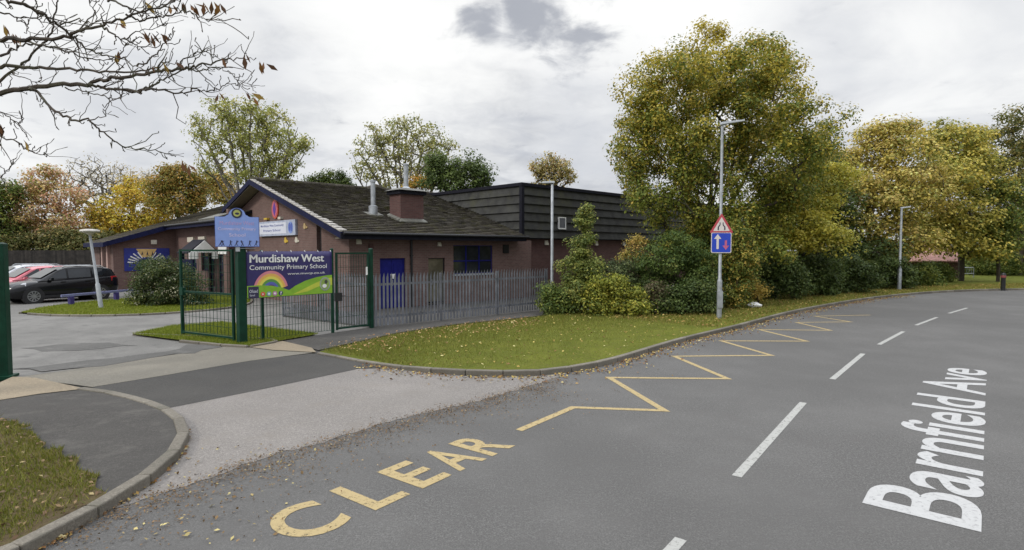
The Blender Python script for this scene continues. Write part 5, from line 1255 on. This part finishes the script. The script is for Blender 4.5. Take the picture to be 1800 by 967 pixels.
ptree('tall_oak', 'tall brown and dark green tree at the right edge by the bend', 52, 1790,
      [(1745, 235, 40, 35), (1790, 225, 55, 40), (1850, 240, 60, 50), (1780, 300, 60, 50, -1), (1860, 330, 70, 60), (1790, 370, 55, 45), (1740, 290, 30, 35), (1860, 420, 70, 50), (1900, 300, 50, 80)], 15, [(.085, .085, .025), (.12, .10, .03), (.055, .065, .018), (.16, .125, .035)], [3, 3, 3, 1], GT, n_clump=330, per=110, clump_r=.9, leaf=.25, trunk_r=.32, trunk_top=9)
ptree('young_maple', 'small bushy green tree with yellow tips left of the bollard', 42, 1755,
      [(1755, 345, 30, 34), (1770, 390, 30, 34), (1740, 400, 26, 26), (1765, 430, 30, 24)], 16, [(.08, .10, .018), (.20, .17, .03), (.05, .07, .015)], [4, 1.5, 3], GT, n_clump=90, per=110, clump_r=.6, leaf=.18, trunk_r=.12, trunk_top=3.5)
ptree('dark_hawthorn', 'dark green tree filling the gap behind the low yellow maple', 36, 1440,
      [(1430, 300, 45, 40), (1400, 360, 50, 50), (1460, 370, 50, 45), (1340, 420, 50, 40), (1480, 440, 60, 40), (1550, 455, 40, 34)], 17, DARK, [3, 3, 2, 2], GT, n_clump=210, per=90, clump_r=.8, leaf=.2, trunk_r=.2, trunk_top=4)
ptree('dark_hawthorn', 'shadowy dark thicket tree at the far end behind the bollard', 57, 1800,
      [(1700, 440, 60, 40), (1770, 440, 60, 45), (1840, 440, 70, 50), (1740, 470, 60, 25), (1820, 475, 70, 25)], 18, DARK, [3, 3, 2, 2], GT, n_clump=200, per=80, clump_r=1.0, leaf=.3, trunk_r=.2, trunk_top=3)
# shrubs between the hall and the road
def shrub(label, Y, px, spec, seed, pal, wts, name='shrub', group=GS, **k):
    d = dict(n_clump=60, per=110, clump_r=.30, leaf=.095, trunk_r=.05, trunk_top=1.0, tip_r=.006, seg=.25, wander=.1); d.update(k)
    return ptree(name, label, Y, px, spec, seed, pal, wts, group, 'shrub', **d)
shrub('tall narrow green sapling shrub beside the flat-headed lamp column', 21.9, 1028, [(1030, 385, 12, 22), (1022, 425, 22, 26), (1020, 470, 38, 30), (1030, 510, 48, 34), (1000, 530, 40, 26)], 21, [(.12, .135, .03), (.085, .105, .026), (.17, .165, .04), (.055, .075, .02)], [3, 3, 1.4, 2], n_clump=230, trunk_top=3.6, clump_r=.26)
shrub('low spreading green shrub at the left end of the shrub row', 21.6, 978, [(975, 525, 28, 26), (990, 545, 32, 14), (960, 505, 14, 12)], 22, GREEN, [3, 3, 2, 1], n_clump=50, trunk_top=.6)
shrub('bright yellow-green low shrub at the front of the lawn edge', 21.0, 1080, [(1060, 525, 40, 26), (1105, 530, 44, 24), (1045, 500, 18, 14), (1085, 500, 22, 14), (1050, 545, 34, 12), (1120, 548, 30, 10)], 23, [(.16, .165, .025), (.12, .135, .022), (.21, .19, .03), (.07, .09, .018)], [3, 3, 2, 2], n_clump=100, trunk_top=.7, leaf=.1)
shrub('grey green rounded shrub behind the bright low shrub', 23.0, 1100, [(1085, 475, 34, 30), (1120, 490, 40, 36), (1070, 510, 30, 30), (1140, 520, 40, 34)], 24, [(.055, .075, .028), (.08, .095, .035), (.04, .055, .02)], [3, 2, 3], n_clump=90, trunk_top=1.3)
shrub('thin sapling with yellowing tips in front of the hall wall', 24.0, 1120, [(1118, 428, 14, 12), (1108, 450, 18, 14), (1122, 462, 16, 18)], 25, [(.20, .16, .035), (.12, .12, .03), (.30, .20, .06)], [3, 2, 1.5], n_clump=26, per=70, trunk_top=2.2)
shrub('large dark green shrub left of the tall lamp column', 22.6, 1185, [(1185, 430, 36, 30), (1160, 470, 44, 40), (1210, 460, 46, 40), (1180, 520, 60, 36), (1230, 500, 36, 40)], 26, [(.045, .07, .016), (.065, .09, .02), (.03, .05, .013), (.10, .11, .025)], [3, 3, 3, .7], n_clump=170, per=120, trunk_top=1.8)
shrub('dark low bush at the foot of the tall lamp column', 21.2, 1205, [(1200, 530, 40, 24), (1240, 535, 26, 20), (1165, 540, 24, 16), (1225, 510, 30, 20)], 27, DARK, [3, 3, 2, 2], n_clump=90, trunk_top=.8)
shrub('brown twiggy half bare bush between the bright and dark shrubs', 21.2, 1140, [(1140, 530, 22, 24), (1150, 510, 16, 16)], 28, [(.07, .055, .03), (.05, .055, .02)], [1, 1], n_clump=60, per=26, trunk_top=.7)
shrub('yellowing ivy-clad bush just right of the tall lamp column', 23.2, 1297, [(1297, 415, 20, 26), (1305, 455, 24, 30), (1300, 495, 22, 28), (1285, 520, 26, 26)], 29, [(.20, .16, .03), (.10, .11, .02), (.055, .075, .016), (.28, .20, .045)], [2, 3, 3, .8], n_clump=90, trunk_top=2.2)
shrub('small golden leaved shrub low beside the white litter bag', 24.5, 1335, [(1318, 505, 16, 14), (1335, 515, 16, 12)], 30, [(.33, .22, .05), (.22, .17, .04)], [1, 1], n_clump=22, per=60, trunk_top=.5)
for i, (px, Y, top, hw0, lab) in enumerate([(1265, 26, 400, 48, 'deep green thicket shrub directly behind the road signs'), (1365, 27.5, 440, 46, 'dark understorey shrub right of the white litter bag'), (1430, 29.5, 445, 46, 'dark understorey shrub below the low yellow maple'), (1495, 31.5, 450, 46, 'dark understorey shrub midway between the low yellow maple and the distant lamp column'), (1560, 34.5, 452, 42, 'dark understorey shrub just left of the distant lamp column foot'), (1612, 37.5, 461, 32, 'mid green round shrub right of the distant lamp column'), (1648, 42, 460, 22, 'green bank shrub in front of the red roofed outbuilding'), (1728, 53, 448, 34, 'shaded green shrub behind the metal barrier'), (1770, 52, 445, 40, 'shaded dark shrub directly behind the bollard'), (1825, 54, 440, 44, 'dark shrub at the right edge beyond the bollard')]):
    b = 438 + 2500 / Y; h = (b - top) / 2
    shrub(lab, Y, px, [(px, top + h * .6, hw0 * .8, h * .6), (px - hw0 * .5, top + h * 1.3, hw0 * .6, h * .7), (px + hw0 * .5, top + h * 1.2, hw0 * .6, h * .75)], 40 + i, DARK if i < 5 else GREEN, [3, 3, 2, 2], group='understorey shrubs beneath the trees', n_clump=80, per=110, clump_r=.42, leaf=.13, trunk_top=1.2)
# laurel bush by the car park
shrub('big round dark green bush with pale flecks in front of the mural', 25.0, 290, [(285, 485, 48, 30), (255, 505, 32, 32), (320, 505, 40, 32), (290, 520, 60, 24), (345, 525, 20, 20), (270, 468, 26, 18)], 31, [(.035, .052, .016), (.052, .068, .02), (.10, .10, .03), (.022, .034, .012), (.26, .25, .17)], [4, 3, .9, 3, .16], group=None, n_clump=190, per=120, clump_r=.32, leaf=.085, trunk_top=1.0)
# poplars behind the school
ptree('poplar_tree', 'large fan shaped poplar with thinning leaves above the gable', 58, 440,
      [(395, 200, 36, 32), (440, 192, 40, 28), (480, 215, 36, 32), (360, 235, 28, 26), (420, 240, 46, 40), (470, 260, 44, 40), (515, 255, 28, 34), (375, 280, 30, 30), (440, 300, 50, 30), (500, 300, 36, 28), (535, 250, 14, 22), (345, 205, 14, 12)],
      51, POP, [3, 3, 2, 1], GB, n_clump=520, per=24, clump_r=.62, leaf=.26, trunk_r=.40, trunk_top=6, tip_r=.022, bark=M_barkp, seg=1.0, upbias=.2, up=.2, mains=[(395,185,57),(440,170,58),(480,190,59),(350,220,58),(420,215,60),(465,240,56),(515,245,58),(370,265,57),(535,270,58),(410,175,59),(500,215,60),(440,200,56),(340,250,59),(525,225,57)])
ptree('poplar_tree', 'paler poplar with half bare crown above the chimney', 66, 705,
      [(670, 235, 32, 24), (712, 225, 34, 22), (750, 245, 32, 28), (650, 265, 32, 26), (700, 270, 44, 34), (765, 275, 30, 26), (635, 295, 22, 22), (740, 300, 44, 26), (680, 310, 40, 20), (790, 255, 14, 14)],
      52, [(.17, .17, .05), (.22, .21, .07), (.12, .14, .04), (.26, .23, .09)], [3, 3, 2, 1], GB, n_clump=520, per=15, clump_r=.7, leaf=.28, trunk_r=.38, trunk_top=6, tip_r=.024, bark=M_barkp, seg=1.0, upbias=.2, up=.2, mains=[(655,230,65),(690,215,66),(715,208,67),(750,225,66),(635,270,66),(790,260,66),(770,240,65),(670,255,68),(730,240,64),(700,250,65),(620,295,66),(800,290,66)])
ptree('sycamore_tree', 'dense dark green tree behind the school roof right of the chimney', 52, 805,
      [(790, 305, 34, 22), (825, 290, 30, 24), (850, 312, 26, 24), (770, 295, 24, 24), (815, 325, 50, 20), (760, 320, 24, 18)], 53, [(.05, .075, .02), (.075, .10, .025), (.035, .05, .015)], [3, 3, 2], GB, n_clump=170, per=75, clump_r=.65, leaf=.22, trunk_r=.28, trunk_top=6)
ptree('birch_tree', 'small sparse golden brown tree above the boarded hall roof', 70, 968,
      [(950, 295, 20, 22), (985, 295, 22, 22), (968, 285, 22, 16), (965, 315, 34, 20), (1000, 310, 12, 16)], 54, [(.20, .17, .06), (.27, .21, .08), (.14, .14, .05), (.24, .16, .07)], [3, 2, 2, 1.5], GB, n_clump=210, per=18, clump_r=.6, leaf=.28, trunk_r=.25, trunk_top=7, tip_r=.022, seg=1.0, upbias=.5)
ptree('conifer_tree', 'small dark pointed conifer just over the roof ridge', 60, 600, [(600, 305, 5, 6), (600, 315, 12, 8), (602, 325, 20, 8), (604, 338, 26, 8)], 55, DARK, [3, 3, 2, 1], GB, n_clump=60, per=70, clump_r=.5, leaf=.2, trunk_r=.2, trunk_top=8)
ptree('sycamore_tree', 'low green tree between the fan poplar and the conifer', 62, 570, [(572, 308, 16, 14), (560, 322, 18, 14), (585, 325, 20, 14), (545, 318, 12, 12)], 56, GREEN, [3, 3, 2, 1], GB, n_clump=60, per=50, clump_r=.6, leaf=.24, trunk_r=.2, trunk_top=7)
ptree('maple_tree', 'rusty orange tree top peeping out beside the chimney flue', 64, 735, [(735, 318, 18, 10), (722, 326, 14, 8), (750, 325, 14, 8)], 57, ORANGE, [3, 2, 1, 2], GB, n_clump=40, per=60, clump_r=.6, leaf=.24, trunk_r=.15, trunk_top=7)
# trees behind the car park
ptree('cherry_tree', 'salmon pink autumn cherry at the far left behind the cars', 60, 85, [(80, 320, 34, 24), (50, 345, 36, 28), (110, 350, 36, 30), (70, 385, 56, 30), (30, 400, 40, 30), (120, 400, 40, 30), (85, 305, 20, 12)], 61, PINK, [3, 3, 2, 2, 2], GC, n_clump=230, per=55, clump_r=.8, leaf=.28, trunk_r=.25, trunk_top=6, bark=M_barkp)
ptree('bare_tree', 'grey leafless tree rising behind the pink cherry', 72, 165, [(155, 300, 36, 28), (185, 310, 30, 24), (140, 320, 30, 24), (170, 340, 50, 26)], 62, [(.25, .22, .14)], [1], GC, n_clump=330, per=3, clump_r=.9, leaf=.25, trunk_r=.3, trunk_top=8, tip_r=.024, bark=M_barkp, seg=1.2, upbias=.6)
ptree('bare_tree', 'second thin grey tree with a few dry leaves right of the first', 74, 235, [(215, 310, 26, 24), (250, 315, 28, 22), (235, 335, 44, 24)], 63, [(.30, .24, .12), (.24, .20, .12)], [1, 1], GC, n_clump=230, per=7, clump_r=.9, leaf=.25, trunk_r=.26, trunk_top=8, tip_r=.022, bark=M_barkp, seg=1.2, upbias=.6)
ptree('maple_tree', 'bright golden yellow maple behind the wing roof', 62, 225, [(235, 335, 34, 22), (200, 370, 40, 24), (255, 360, 40, 28), (165, 385, 30, 22), (230, 395, 60, 24), (285, 375, 30, 28), (150, 410, 40, 20)], 64, [(.40, .26, .03), (.30, .20, .03), (.18, .15, .03), (.46, .33, .06)], [3, 3, 2, 1], GC, n_clump=240, per=55, clump_r=.8, leaf=.28, trunk_r=.25, trunk_top=5)
ptree('maple_tree', 'olive and rust coloured round tree between the yellow maple and poplar', 58, 312, [(300, 315, 32, 22), (330, 325, 28, 26), (285, 340, 32, 28), (325, 360, 38, 28), (345, 345, 18, 26), (305, 298, 16, 10)], 65, [(.19, .13, .03), (.13, .12, .025), (.09, .10, .02), (.28, .16, .04)], [3, 3, 2, 1.2], GC, n_clump=190, per=60, clump_r=.75, leaf=.26, trunk_r=.22, trunk_top=6)
ptree('maple_tree', 'peach and yellow tree just left of the gable roof', 66, 395, [(385, 335, 28, 24), (410, 345, 24, 20), (370, 320, 24, 20), (395, 315, 20, 14)], 66, [(.40, .23, .07), (.26, .20, .06), (.13, .14, .04), (.36, .28, .08)], [2, 2, 2, 1], GC, n_clump=120, per=40, clump_r=.8, leaf=.28, trunk_r=.2, trunk_top=7)
ptree('hawthorn_tree', 'dark olive tree cut by the left edge behind the fence', 58, -5, [(0, 350, 40, 24), (-30, 370, 50, 40), (0, 400, 46, 30), (10, 330, 30, 14)], 67, GREEN, [3, 3, 2, 1], GC, n_clump=130, per=55, clump_r=.85, leaf=.28, trunk_r=.22, trunk_top=5)
for i, (px, top, hw0, lab) in enumerate([(15, 395, 60, 'tangled dark shrub above the board fence at the left edge'), (75, 405, 50, 'brown green shrub under the salmon pink cherry'), (130, 402, 50, 'olive shrub above the right end of the board fence'), (175, 405, 36, 'dark shrub between the board fence and the school wing')]):
    shrub(lab, 58, px, [(px, 425, hw0 * .8, 24), (px - hw0 * .5, 435, hw0 * .6, 22), (px + hw0 * .5, 432, hw0 * .6, 24), (px, 455, hw0, 20)], 90 + i, [(.07, .075, .022), (.10, .085, .03), (.05, .055, .016), (.15, .12, .04)], [3, 2, 3, 1], group='shrubs behind the board fence', n_clump=110, per=70, clump_r=.8, leaf=.26, trunk_top=1.6)
# ---- the chestnut whose limbs reach in from the left
def chestnut():
    rng = np.random.default_rng(77); TX, TY = -11.2, 8.2
    t = thing('chestnut_tree', 'nearly bare dark limbed tree reaching in at top left', 'tree', (TX, TY, 0), 0)
    k = 1 / 2.93
    limbs = [([(-500, 700), (-260, 560), (0, 478), (150, 456), (300, 438), (450, 432), (560, 408), (700, 388), (830, 366), (900, 358), (1000, 343), (1080, 330), (1150, 308), (1220, 300), (1280, 282)], 8.0, .050, .008),
             ([(450, 432), (520, 448), (600, 462), (720, 466), (800, 432), (870, 392), (960, 352), (1010, 300), (1065, 240)], 8.0, .024, .006),
             ([(640, 463), (720, 468), (820, 462), (920, 477), (1000, 462), (1080, 468), (1120, 450), (1180, 430), (1250, 438), (1320, 445)], 7.9, .017, .005),
             ([(-500, 600), (-240, 420), (0, 345), (150, 350), (300, 352), (450, 362), (600, 376), (750, 362), (830, 330), (860, 300)], 8.6, .044, .008),
             ([(-500, 500), (-240, 260), (0, 202), (130, 206), (300, 194), (400, 160), (520, 128), (650, 84), (770, 50), (880, 8), (940, -30)], 7.4, .040, .010),
             ([(-400, -60), (-150, -30), (0, -2), (110, 20), (200, 70), (300, 130), (370, 185), (450, 250), (520, 278), (600, 300), (700, 342), (780, 372)], 7.0, .030, .006),
             ([(-400, 760), (-150, 540), (0, 412), (100, 340), (200, 250), (258, 190), (275, 100), (292, 0), (300, -60)], 8.8, .032, .010),
             ([(150, 456), (190, 475), (240, 528), (300, 580), (370, 611), (460, 625), (520, 672), (600, 737), (700, 766), (780, 775), (850, 790), (890, 778)], 8.0, .024, .006),
             ([(460, 625), (530, 603), (575, 570)], 8.0, .009, .004),
             ([(-400, 640), (-120, 560), (0, 580), (60, 620), (100, 636), (112, 610)], 8.2, .014, .005),
             ([(-400, 760), (-100, 680), (0, 700), (80, 730), (150, 775), (215, 796), (240, 788)], 8.1, .016, .005),
             ([(-300, 1150), (-120, 1000), (0, 915), (40, 880), (72, 838)], 8.3, .013, .005),
             ([(-100, 1000), (0, 960), (40, 938)], 8.4, .009, .005),
             ([(560, 405), (610, 440), (640, 485), (600, 510), (540, 500), (440, 470), (340, 455)][::-1], 8.05, .010, .004),
             ([(520, 128), (590, 180), (640, 205), (700, 232), (760, 242), (800, 205)], 7.4, .013, .005),
             ([(700, 342), (780, 305), (830, 235), (870, 205), (885, 172)], 7.2, .012, .005),
             ([(650, 84), (720, 100), (800, 88), (880, 75), (980, 55), (1030, 88), (1090, 105), (1145, 96)], 7.4, .014, .005),
             ([(560, 0), (640, 30), (720, 56), (780, 40), (850, 25), (900, 0)], 7.2, .014, .006),
             ([(0, 65), (90, 90), (180, 95), (240, 120), (330, 150)], 7.7, .013, .005),
             ([(400, 160), (480, 60), (450, 0)], 7.4, .010, .005),
             ([(130, 206), (240, 235), (330, 262), (450, 300), (560, 312), (650, 300)], 7.8, .016, .005),
             ([(0, 285), (80, 240), (180, 225), (300, 245), (400, 270), (520, 285)], 7.9, .018, .005),
             ([(300, 130), (390, 100), (470, 120), (540, 70)], 7.1, .010, .005),
             ([(900, 358), (960, 300), (1020, 270), (1060, 265), (1110, 295), (1170, 305)], 8.0, .010, .005),
             ([(960, 352), (1040, 365), (1110, 350), (1180, 372), (1230, 420), (1310, 440)], 8.0, .011, .004),
             ([(80, 100), (130, 130), (160, 180)], 7.6, .010, .005), ([(60, 370), (130, 405), (200, 428), (218, 400)], 8.5, .009, .004),
             ([(190, -20), (185, 40), (215, 90)], 7.3, .010, .005), ([(560, 312), (640, 250), (700, 200)], 7.8, .009, .004),
             ([(840, 130), (780, 150), (700, 165), (640, 200)][::-1], 7.5, .009, .004)]
    mb = MB(); off = Vector((TX, TY, 0)); tips = []
    def P(zx, zy, Y): return W(zx * k, zy * k, Y) - off
    for i, (pts, Y, r0, r1) in enumerate(limbs):
        Ps = [P(x, y, Y + .25 * math.sin(i * 2.1 + j * .5) * (1 if j else 0)) for j, (x, y) in enumerate(pts)]
        if r0 > .028: Ps = [Vector((0.15 * math.cos(i), .12 * math.sin(i), 2.6 + .45 * i)) * 1.0] + Ps
        sm = smooth_line(Ps, 5); m = len(sm)
        sm = [p + Vector(rng.normal(0, .012, 3)) for p in sm]
        rad = [r0 + (r1 * .75 - r0) * (q / (m - 1)) ** .7 for q in range(m)]
        mb.tube(sm, rad, 6); tips.append((sm[-1], (sm[-1] - sm[-3]).normalized()))
        # short spurs and twigs
        q = 6
        while q < m - 1:
            if sm[q].x + TX > -.95 * (sm[q].y + TY):
                d = (sm[min(q + 1, m - 1)] - sm[q - 1]).normalized(); n = Vector((d.z, rng.normal(0, .5), -d.x)) * (1 if rng.random() < .55 else -1)
                ln = rng.uniform(.06, .16) if rng.random() < .86 else rng.uniform(.2, .45)
                e = sm[q] + (d * rng.uniform(.4, 1.0) + n.normalized() * rng.uniform(.5, 1)).normalized() * ln; mid = (sm[q] + e) / 2 + Vector(rng.normal(0, .015, 3))
                e2 = e + Vector((rng.normal(0, .02), 0, abs(rng.normal(.03, .02))))
                mb.tube([sm[q], mid, mid.lerp(e, .5) + Vector(rng.normal(0, ln * .1, 3)), e, e2], [min(.009, rad[q] * .6), .006, .0055, .005, .007], 5)
                if ln > .25: tips.append((e2, (e2 - mid).normalized()))
                if rng.random() < .5:      # fine side twigs curving up towards the light
                    l2 = rng.uniform(.15, .5); a = sm[q]; dd = (d * rng.uniform(.6, 1.2) + n.normalized() * rng.uniform(-.8, .8)).normalized()
                    pts2 = [a]
                    for kk in range(1, 6): pts2.append(pts2[-1] + (dd + Vector((0, 0, .10 * kk)) + Vector(rng.normal(0, .18, 3))).normalized() * l2 / 5)
                    mb.tube(pts2, [.0055, .005, .0042, .0036, .003, .0042], 4)
            q += int(rng.integers(2, 4))
    part('limbs', mb, M_bark, t, smooth=True, fix=False)
    mb = MB(); mb.tube([(0, 0, -.2), (.05, 0, 1.5), (0, .08, 3.0), (-.1, 0, 5.2), (.1, -.1, 8.0), (0, 0, 10)], [.36, .30, .26, .20, .12, .05], 12); part('trunk', mb, M_bark, t, smooth=True)
    # a few limp leaves left at the ends
    lp = [(250 * 2.93 * .0 + 745, 165), (775, 170), (825, 165), (880, 30), (935, 15), (975, 25), (1005, 20), (1050, 10), (1090, 15), (1135, 15), (750, 10), (1300, 488), (1270, 475), (1340, 318), (1370, 322), (950, 840), (935, 825), (968, 852), (1130, 485), (80, 180), (100, 190), (60, 175), (780, 335), (835, 320), (1265, 280), (1140, 300), (0, 640), (15, 135), (120, 718), (905, 315), (610, 115), (590, 270), (620, 100)]
    V = []; F = []; T = []
    for zx, zy in lp:
        for _ in range(2):
            c = P(zx + rng.normal(0, 6), zy + rng.normal(0, 6), 7.7 + rng.normal(0, .25)); d = Vector((rng.normal(.35, .4), rng.normal(0, .3), -1 + rng.normal(0, .35))).normalized(); s = Vector((1, rng.normal(0, .6), 0)).cross(d).cross(d).normalized()
            l = rng.uniform(.12, .2); w2 = l * .17; b = len(V); col = [(.20, .10, .03), (.13, .06, .025), (.30, .20, .05), (.08, .04, .02)][int(rng.integers(4))]
            V += [tuple(c), tuple(c + d * l * .55 + s * w2), tuple(c + d * l), tuple(c + d * l * .55 - s * w2)]; F.append((b, b + 1, b + 2, b + 3)); T += [col] * 4
    np_mesh('hanging_leaves', np.array(V), np.array(F), M_litter, np.array(T), t)
chestnut()

# ---- grass and fallen leaves
rng = np.random.default_rng(5)
GPAL = [(.135, .150, .020), (.175, .180, .028), (.22, .205, .042), (.10, .118, .018), (.27, .22, .08)]
GW_ = [3, 3, 1.6, 2, .6]
lawn_vis = [Vector((p.x, p.y, 0)) for p in offset_line(LAWN_KERB, -.16)[:62]]
lp_poly = lawn_vis + [Vector((14, 28.5, 0)), G(1330, 530), G(1270, 552), G(1100, 555)] + [Vector((b.x, b.y, 0)) for b in back[5:]]
Pg = scatter(rng, lp_poly, 95000); zl = np.where(Pg[:, 1] > 0, .075, .075)
blades('lawn_grass', Pg, .055, rng, .062, .006, GPAL, GW_, 'short green mown grass of the lawn')
# verge: rougher grass with dry leaves
vline = offset_line(LAWN_KERB, -.15)[66:]
v_poly = [Vector((p.x, p.y, 0)) for p in vline[:48]] + [Vector((p.x, p.y, 0)) for p in reversed(offset_line(LAWN_KERB, -4.2)[66:114])]
Pv = scatter(rng, v_poly, 42000)
blades('verge_grass', Pv, .085, rng, .10, .010, [(.17, .17, .028), (.23, .195, .04), (.13, .145, .022), (.30, .23, .08)], [3, 2, 2, 1.5], 'rough yellowing verge grass under the trees')
left_poly = [Vector((p.x, p.y, 0)) for p in LG[:-2] if p.y > 1.5 and p.x > -12] + [Vector((-10, 2, 0))]
Pl = scatter(rng, left_poly, 110000); n_ = tuple
patchy = np.sin(Pl[:, 0] * 2.3 + 1.3 * np.sin(Pl[:, 1] * 1.9)) * np.sin(Pl[:, 1] * 2.9 + Pl[:, 0]) + rng.normal(0, .45, len(Pl))
kd = np.min(np.linalg.norm(Pl[:, None, :] - np.array([(p.x, p.y) for p in LEFTK[40:62]])[None], axis=2), axis=1)
Pl = Pl[(patchy > -.95) & (kd > .16 + .32 * rng.random(len(Pl)))]
fv = offset_line(RIGHT, .2); fvp = [Vector((p.x, p.y, 0)) for p in fv if -2 < p.y < 34]; fvp = fvp + [p + Vector((5.5, -4.5, 0)) for p in reversed(fvp)]
blades('far_verge_grass', scatter(rng, fvp, 26000), .095, rng, .08, .012, GPAL, GW_, 'short green grass of the verge across the road')
blades('patchy_grass', Pl, .108, rng, .055, .005, GPAL, GW_, 'patchy short grass beside the left pavement')
blades('island_grass', scatter(rng, ISL, 26000), .055, rng, .07, .012, [(.19, .235, .018), (.15, .19, .018), (.25, .25, .04)], [3, 3, 1], 'bright green grass of the car park island')
blades('strip_grass', scatter(rng, FRONT, 22000), .045, rng, .07, .008, [(.18, .225, .018), (.14, .18, .018), (.24, .24, .04)], [3, 3, 1], 'bright green grass around the school sign')
def near_line(line, n, spread, bias, rng):
    a = np.array([(p.x, p.y) for p in line]); i = rng.integers(0, len(a) - 1, n); u = rng.random((n, 1)); P = a[i] * (1 - u) + a[i + 1] * u
    d = unit(a[i + 1] - a[i]); nn = np.stack([d[:, 1], -d[:, 0]], 1); return P + nn * (bias + math.copysign(1, spread) * rng.gamma(1.3, abs(spread), (n, 1)))
lk = resample([Vector((p.x, p.y, 0)) for p in LAWN_KERB], .5)
l1 = near_line(lk[4:70], 2600, .16, .02, rng)
litter('gutter_leaves', l1, .003, rng, .065, 'dry brown leaves drifted along the kerb')
l2 = scatter(rng, lp_poly, 680); litter('lawn_leaves', l2, .085, rng, .07, 'yellow and brown leaves scattered over the lawn', [(.42, .33, .10), (.34, .24, .07), (.22, .13, .05), (.50, .44, .20)], [3, 3, 2, 1.5])
l2b = scatter(rng, [G(560, 612), G(700, 586), G(930, 558), G(960, 575), G(760, 600), G(650, 628)], 620); litter('lawn_leaves', l2b, .085, rng, .065, 'thicker drift of brown leaves on the lawn by the footpath', [(.40, .25, .12), (.34, .20, .08), (.22, .12, .05), (.46, .34, .18)], [3, 3, 2, 1])
l3 = scatter(rng, v_poly, 4200); litter('verge_leaves', l3, .12, rng, .085, 'brown and yellow leaves covering the verge under the trees', [(.36, .25, .08), (.28, .17, .05), (.20, .11, .04), (.44, .33, .12)], [3, 3, 2, 1])
ed = resample([Vector((p.x, p.y, 0)) for p in EDGE] + [Vector((-5.6, 3.3, 0))], .4)
l4 = near_line(ed, 1250, -.26, .04, rng); l4 = np.concatenate([l4, l4 + rng.normal(0, .1, l4.shape)])
l4 = np.concatenate([l4] + [l4 + rng.normal(0, .12, l4.shape) for _ in range(2)])
litter('drifted_leaves', l4, .002, rng, .026, 'crumbled brown leaves along the seam of road and driveway', [(.16, .10, .05), (.22, .14, .07), (.10, .07, .04), (.34, .26, .13)], [3, 2, 3, .5])
l5 = near_line([Vector((p.x, p.y, 0)) for p in LEFTK[26:62]], 900, .22, .03, rng) if False else near_line([Vector((p.x, p.y, 0)) for p in LEFTK[18:62]], 1100, .2, -.02, rng)
litter('kerb_leaves', l5, .006, rng, .05, 'brown leaves caught at the left kerb')
l6 = scatter(rng, left_poly, 2200); litter('patch_leaves', l6, .12, rng, .055, 'brown leaves lying in the patchy left grass', [(.22, .15, .08), (.16, .10, .06), (.30, .24, .12), (.10, .07, .04)], [3, 3, 1, 2])
l7 = scatter(rng, [G(100, 960), G(330, 790), G(560, 780), G(480, 960)], 130); litter('road_leaves', l7, .004, rng, .045, 'odd pale leaves lying on the road near the kerb', [(.50, .42, .18), (.36, .28, .12), (.2, .13, .06)], [2, 2, 2])
